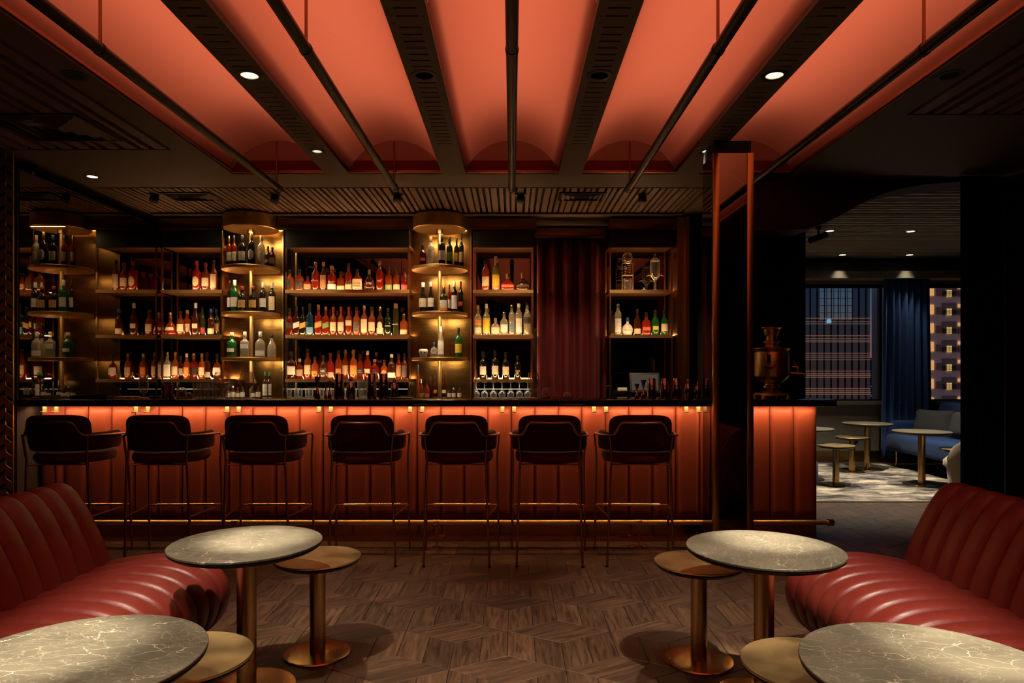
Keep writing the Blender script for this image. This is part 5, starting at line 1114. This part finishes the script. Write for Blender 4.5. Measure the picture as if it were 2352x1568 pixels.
# barrel chair, seen from behind
ch = thing('tub_chair', 'beige velvet tub chair at the edge of the archway curtain', 'armchair', (4.66, 6.86, 0.014), math.radians(35))
def tub(u, v):
    a = math.radians(160 + 220 * u); secs = [(0.27, 0.10), (0.33, 0.30), (0.355, 0.55), (0.36, 0.70), (0.345, 0.725), (0.325, 0.71), (0.31, 0.55), (0.28, 0.34), (0.2, 0.12)]
    r, z = secs[round(v * 8)]; k = 0.55 + 0.45 * math.sin(PI * u) ** 0.5; return (r * math.cos(a), r * math.sin(a), 0.10 + (z - 0.10) * (k if z > 0.3 else 1))
ob('shell', MB().grid(tub, 36, 8).mesh('shell', cream_cloth, 60, fix=False), ch)
ob('seat', MB().lathe([(0.0, 0.30), (0.25, 0.30), (0.28, 0.33), (0.28, 0.38), (0.24, 0.42), (0.0, 0.43)], 32).mesh('seat', cream_cloth, 60), ch)
ob('base', MB().lathe([(0.0, 0.0), (0.20, 0.0), (0.22, 0.02), (0.25, 0.30), (0.0, 0.30)], 32).mesh('base', cream_cloth, 50), ch)
ll = ['left front', 'right front', 'left rear', 'right rear', 'rear middle']
for i, (px, py, pw) in enumerate(((1906, 530, 330), (2092, 531, 330), (1935, 585, 25), (2089, 585, 25))):
    zc = CZ + 0.018; y = (zc - EYE) * FPX / (HZ - py)
    downlight((wx(px, y), y, zc), 0.045, True, f'lit {ll[i]} downlight in the slatted lounge ceiling', pw, False, 90 if pw > 100 else 60, (1.0, 0.84, 0.60), group='lounge ceiling downlights')
tl = thing('track_spot', 'black track spotlight on the lounge ceiling beside the navy curtain', 'spotlight', (wx(1880, 7.6), 7.6, CZ + 0.02))
ob('stem', MB().lathe([(0.03, 0.0), (0.03, -0.03), (0.012, -0.035), (0.012, -0.11)], 14).mesh('stem', black_metal), tl)
ob('barrel', MB().tube([(0.09, 0, -0.09), (-0.10, 0, -0.16)], 0.035, 18).mesh('barrel', black_metal), tl)
sk_ = thing('wall_socket', 'small black socket on the wall under the lounge window', 'socket', (wx(1965, 9.84), 9.85, 0.30))
ob('plate', boxm('plate', black_metal, -0.04, 0.04, -0.008, 0, -0.04, 0.04, bevel=0.002), sk_); ob('well', MB().tube([(0, -0.008, 0), (0, -0.012, 0)], 0.022, 16).mesh('well', black_void), sk_)

# ================================================================ CITY AT DUSK outside the window
def sy(px, D): return wx(px, D)
D1 = 110.0
fac_dark = pmat('tower_glass', (0.16, 0.21, 0.28), 0.15, 1.0); fac_sky = pmat('tower_glass_sky_tint', (0.70, 0.85, 0.92), 0.15, 1.0); mull = pmat('tower_mullion', (0.012, 0.014, 0.018), 0.6)  # the bluer panes carry the sky's reflection in their colour
led_or = pmat('facade_led', (1, 1, 1), 0.5, emit=(1.0, 0.34, 0.12), estr=0.32); win_y = pmat('lit_window', (1, 1, 1), 0.5, emit=(1.0, 0.62, 0.16), estr=0.75); win_o = pmat('lit_balcony', (1, 1, 1), 0.5, emit=(1.0, 0.42, 0.08), estr=0.9); sign_b = pmat('lit_sign', (1, 1, 1), 0.5, emit=(0.15, 0.55, 0.75), estr=0.8)
tw_grey = pmat('hotel_panel', (0.75, 0.72, 0.74), 0.6); tw_dark = pmat('hotel_recess', (0.28, 0.23, 0.22), 0.7)
of = thing('office_tower', 'dark glass office tower with orange light lines seen through the left window', 'building', (sy(1920, D1), D1, -30))
xa, xb = sy(1835, D1) - of.location.x, sy(1998, D1) - of.location.x
zt = wz(640, D1) + 30
ob('tower_body', boxm('tower_body', fac_dark, xa, xb, 0, 14, 0, zt), of)
for k in range(9):
    for (pa, pb_) in ((1882, 1897), (1899, 1913), (1915, 1929), (1931, 1945), (1947, 1956)):
        if k < 5: ob('window_pane', boxm('window_pane', fac_sky, sy(pa, D1) - of.location.x, sy(pb_, D1) - of.location.x, -0.12, 0, wz(668 + k * 16.5, D1) + 30, wz(653 + k * 16.5, D1) + 30), of)
for py in (731, 739, 744, 771, 777, 781, 785, 811, 817, 821, 826, 852, 858, 862, 866, 892, 897, 901, 905):
    ob('light_line', boxm('light_line', led_or, xa, xb, -0.35, -0.2, wz(py + 0.4, D1) + 30, wz(py - 0.4, D1) + 30), of)
for px in range(1845, 1998, 16): ob('mullion', boxm('mullion', mull, sy(px, D1) - 0.03 - of.location.x, sy(px, D1) + 0.03 - of.location.x, -0.25, 0, 0, zt), of)
ob('roof_sign', boxm('roof_sign', sign_b, sy(1897, D1) - of.location.x, sy(1906, D1) - of.location.x, -0.5, -0.3, wz(742, D1) + 30, wz(733, D1) + 30), of)
D2 = 105.0
ho = thing('hotel_tower', 'pale hotel tower with lit balconies seen through the right window', 'building', (sy(2180, D2), D2, -30)); hx = ho.location.x
ob('tower_body', boxm('tower_body', tw_grey, sy(2128, D2) - hx, sy(2300, D2) - hx, 0, 16, 0, wz(600, D2) + 30), ho)
for k in range(8):
    y0 = 611 + k * 42.6
    def hb(n_, m_, pa, pb_, ya, yb_, d): ob(n_, boxm(n_, m_, sy(pa, D2) - hx, sy(pb_, D2) - hx, -d, 0.0, wz(yb_, D2) + 30, wz(ya, D2) + 30), ho)
    hb('balcony_recess', tw_dark, 2163, 2196, y0 + 42, y0 + 70, 0.15)
    hb('lit_window', win_y, 2173, 2178, y0 + 55, y0 + 70, 0.25); hb('lit_window', win_y, 2180, 2184, y0 + 55, y0 + 70, 0.25)
    hb('lit_soffit', win_o, 2200, 2211, y0 + 45, y0 + 52, 0.25); hb('lit_bay', win_o, 2214, 2224, y0 + 43, y0 + 70, 0.25); hb('lit_bay', win_o, 2136, 2143, y0 + 46, y0 + 68, 0.25)
    hb('window_pane', tw_dark, 2200, 2210, y0 + 55, y0 + 70, 0.2); hb('window_pane', tw_dark, 2148, 2160, y0 + 52, y0 + 68, 0.2)
    for j in range(4): hb('balcony_rail', mull, 2163, 2196, y0 + 59 + j * 2.6, y0 + 59.6 + j * 2.6, 0.6)
D3 = 160.0
sk3 = thing('skyline_block', 'low dark city block on the dusk horizon between the towers', 'building', (sy(2020, D3), D3, -30)); ob('block_body', boxm('block_body', mull, sy(1990, D3) - sk3.location.x, sy(2300, D3) - sk3.location.x, 0, 20, 0, wz(838, D3) + 30), sk3)
ob('roof_step', boxm('roof_step', mull, sy(1996, D3) - sk3.location.x, sy(2010, D3) - sk3.location.x, 0, 10, wz(838, D3) + 30, wz(822, D3) + 30), sk3)
for i in range(16):
    px, py = random.uniform(1998, 2024), random.uniform(845, 915)
    ob('lit_window', boxm('lit_window', random.choice((win_y, sign_b)), sy(px, D3) - sk3.location.x, sy(px + 1.2, D3) - sk3.location.x, -0.3, 0, wz(py + 1, D3) + 30, wz(py, D3) + 30), sk3)
gd = struct('ground_outside', boxm('ground_outside', mull, -100, 300, 60, 400, -31, -30))
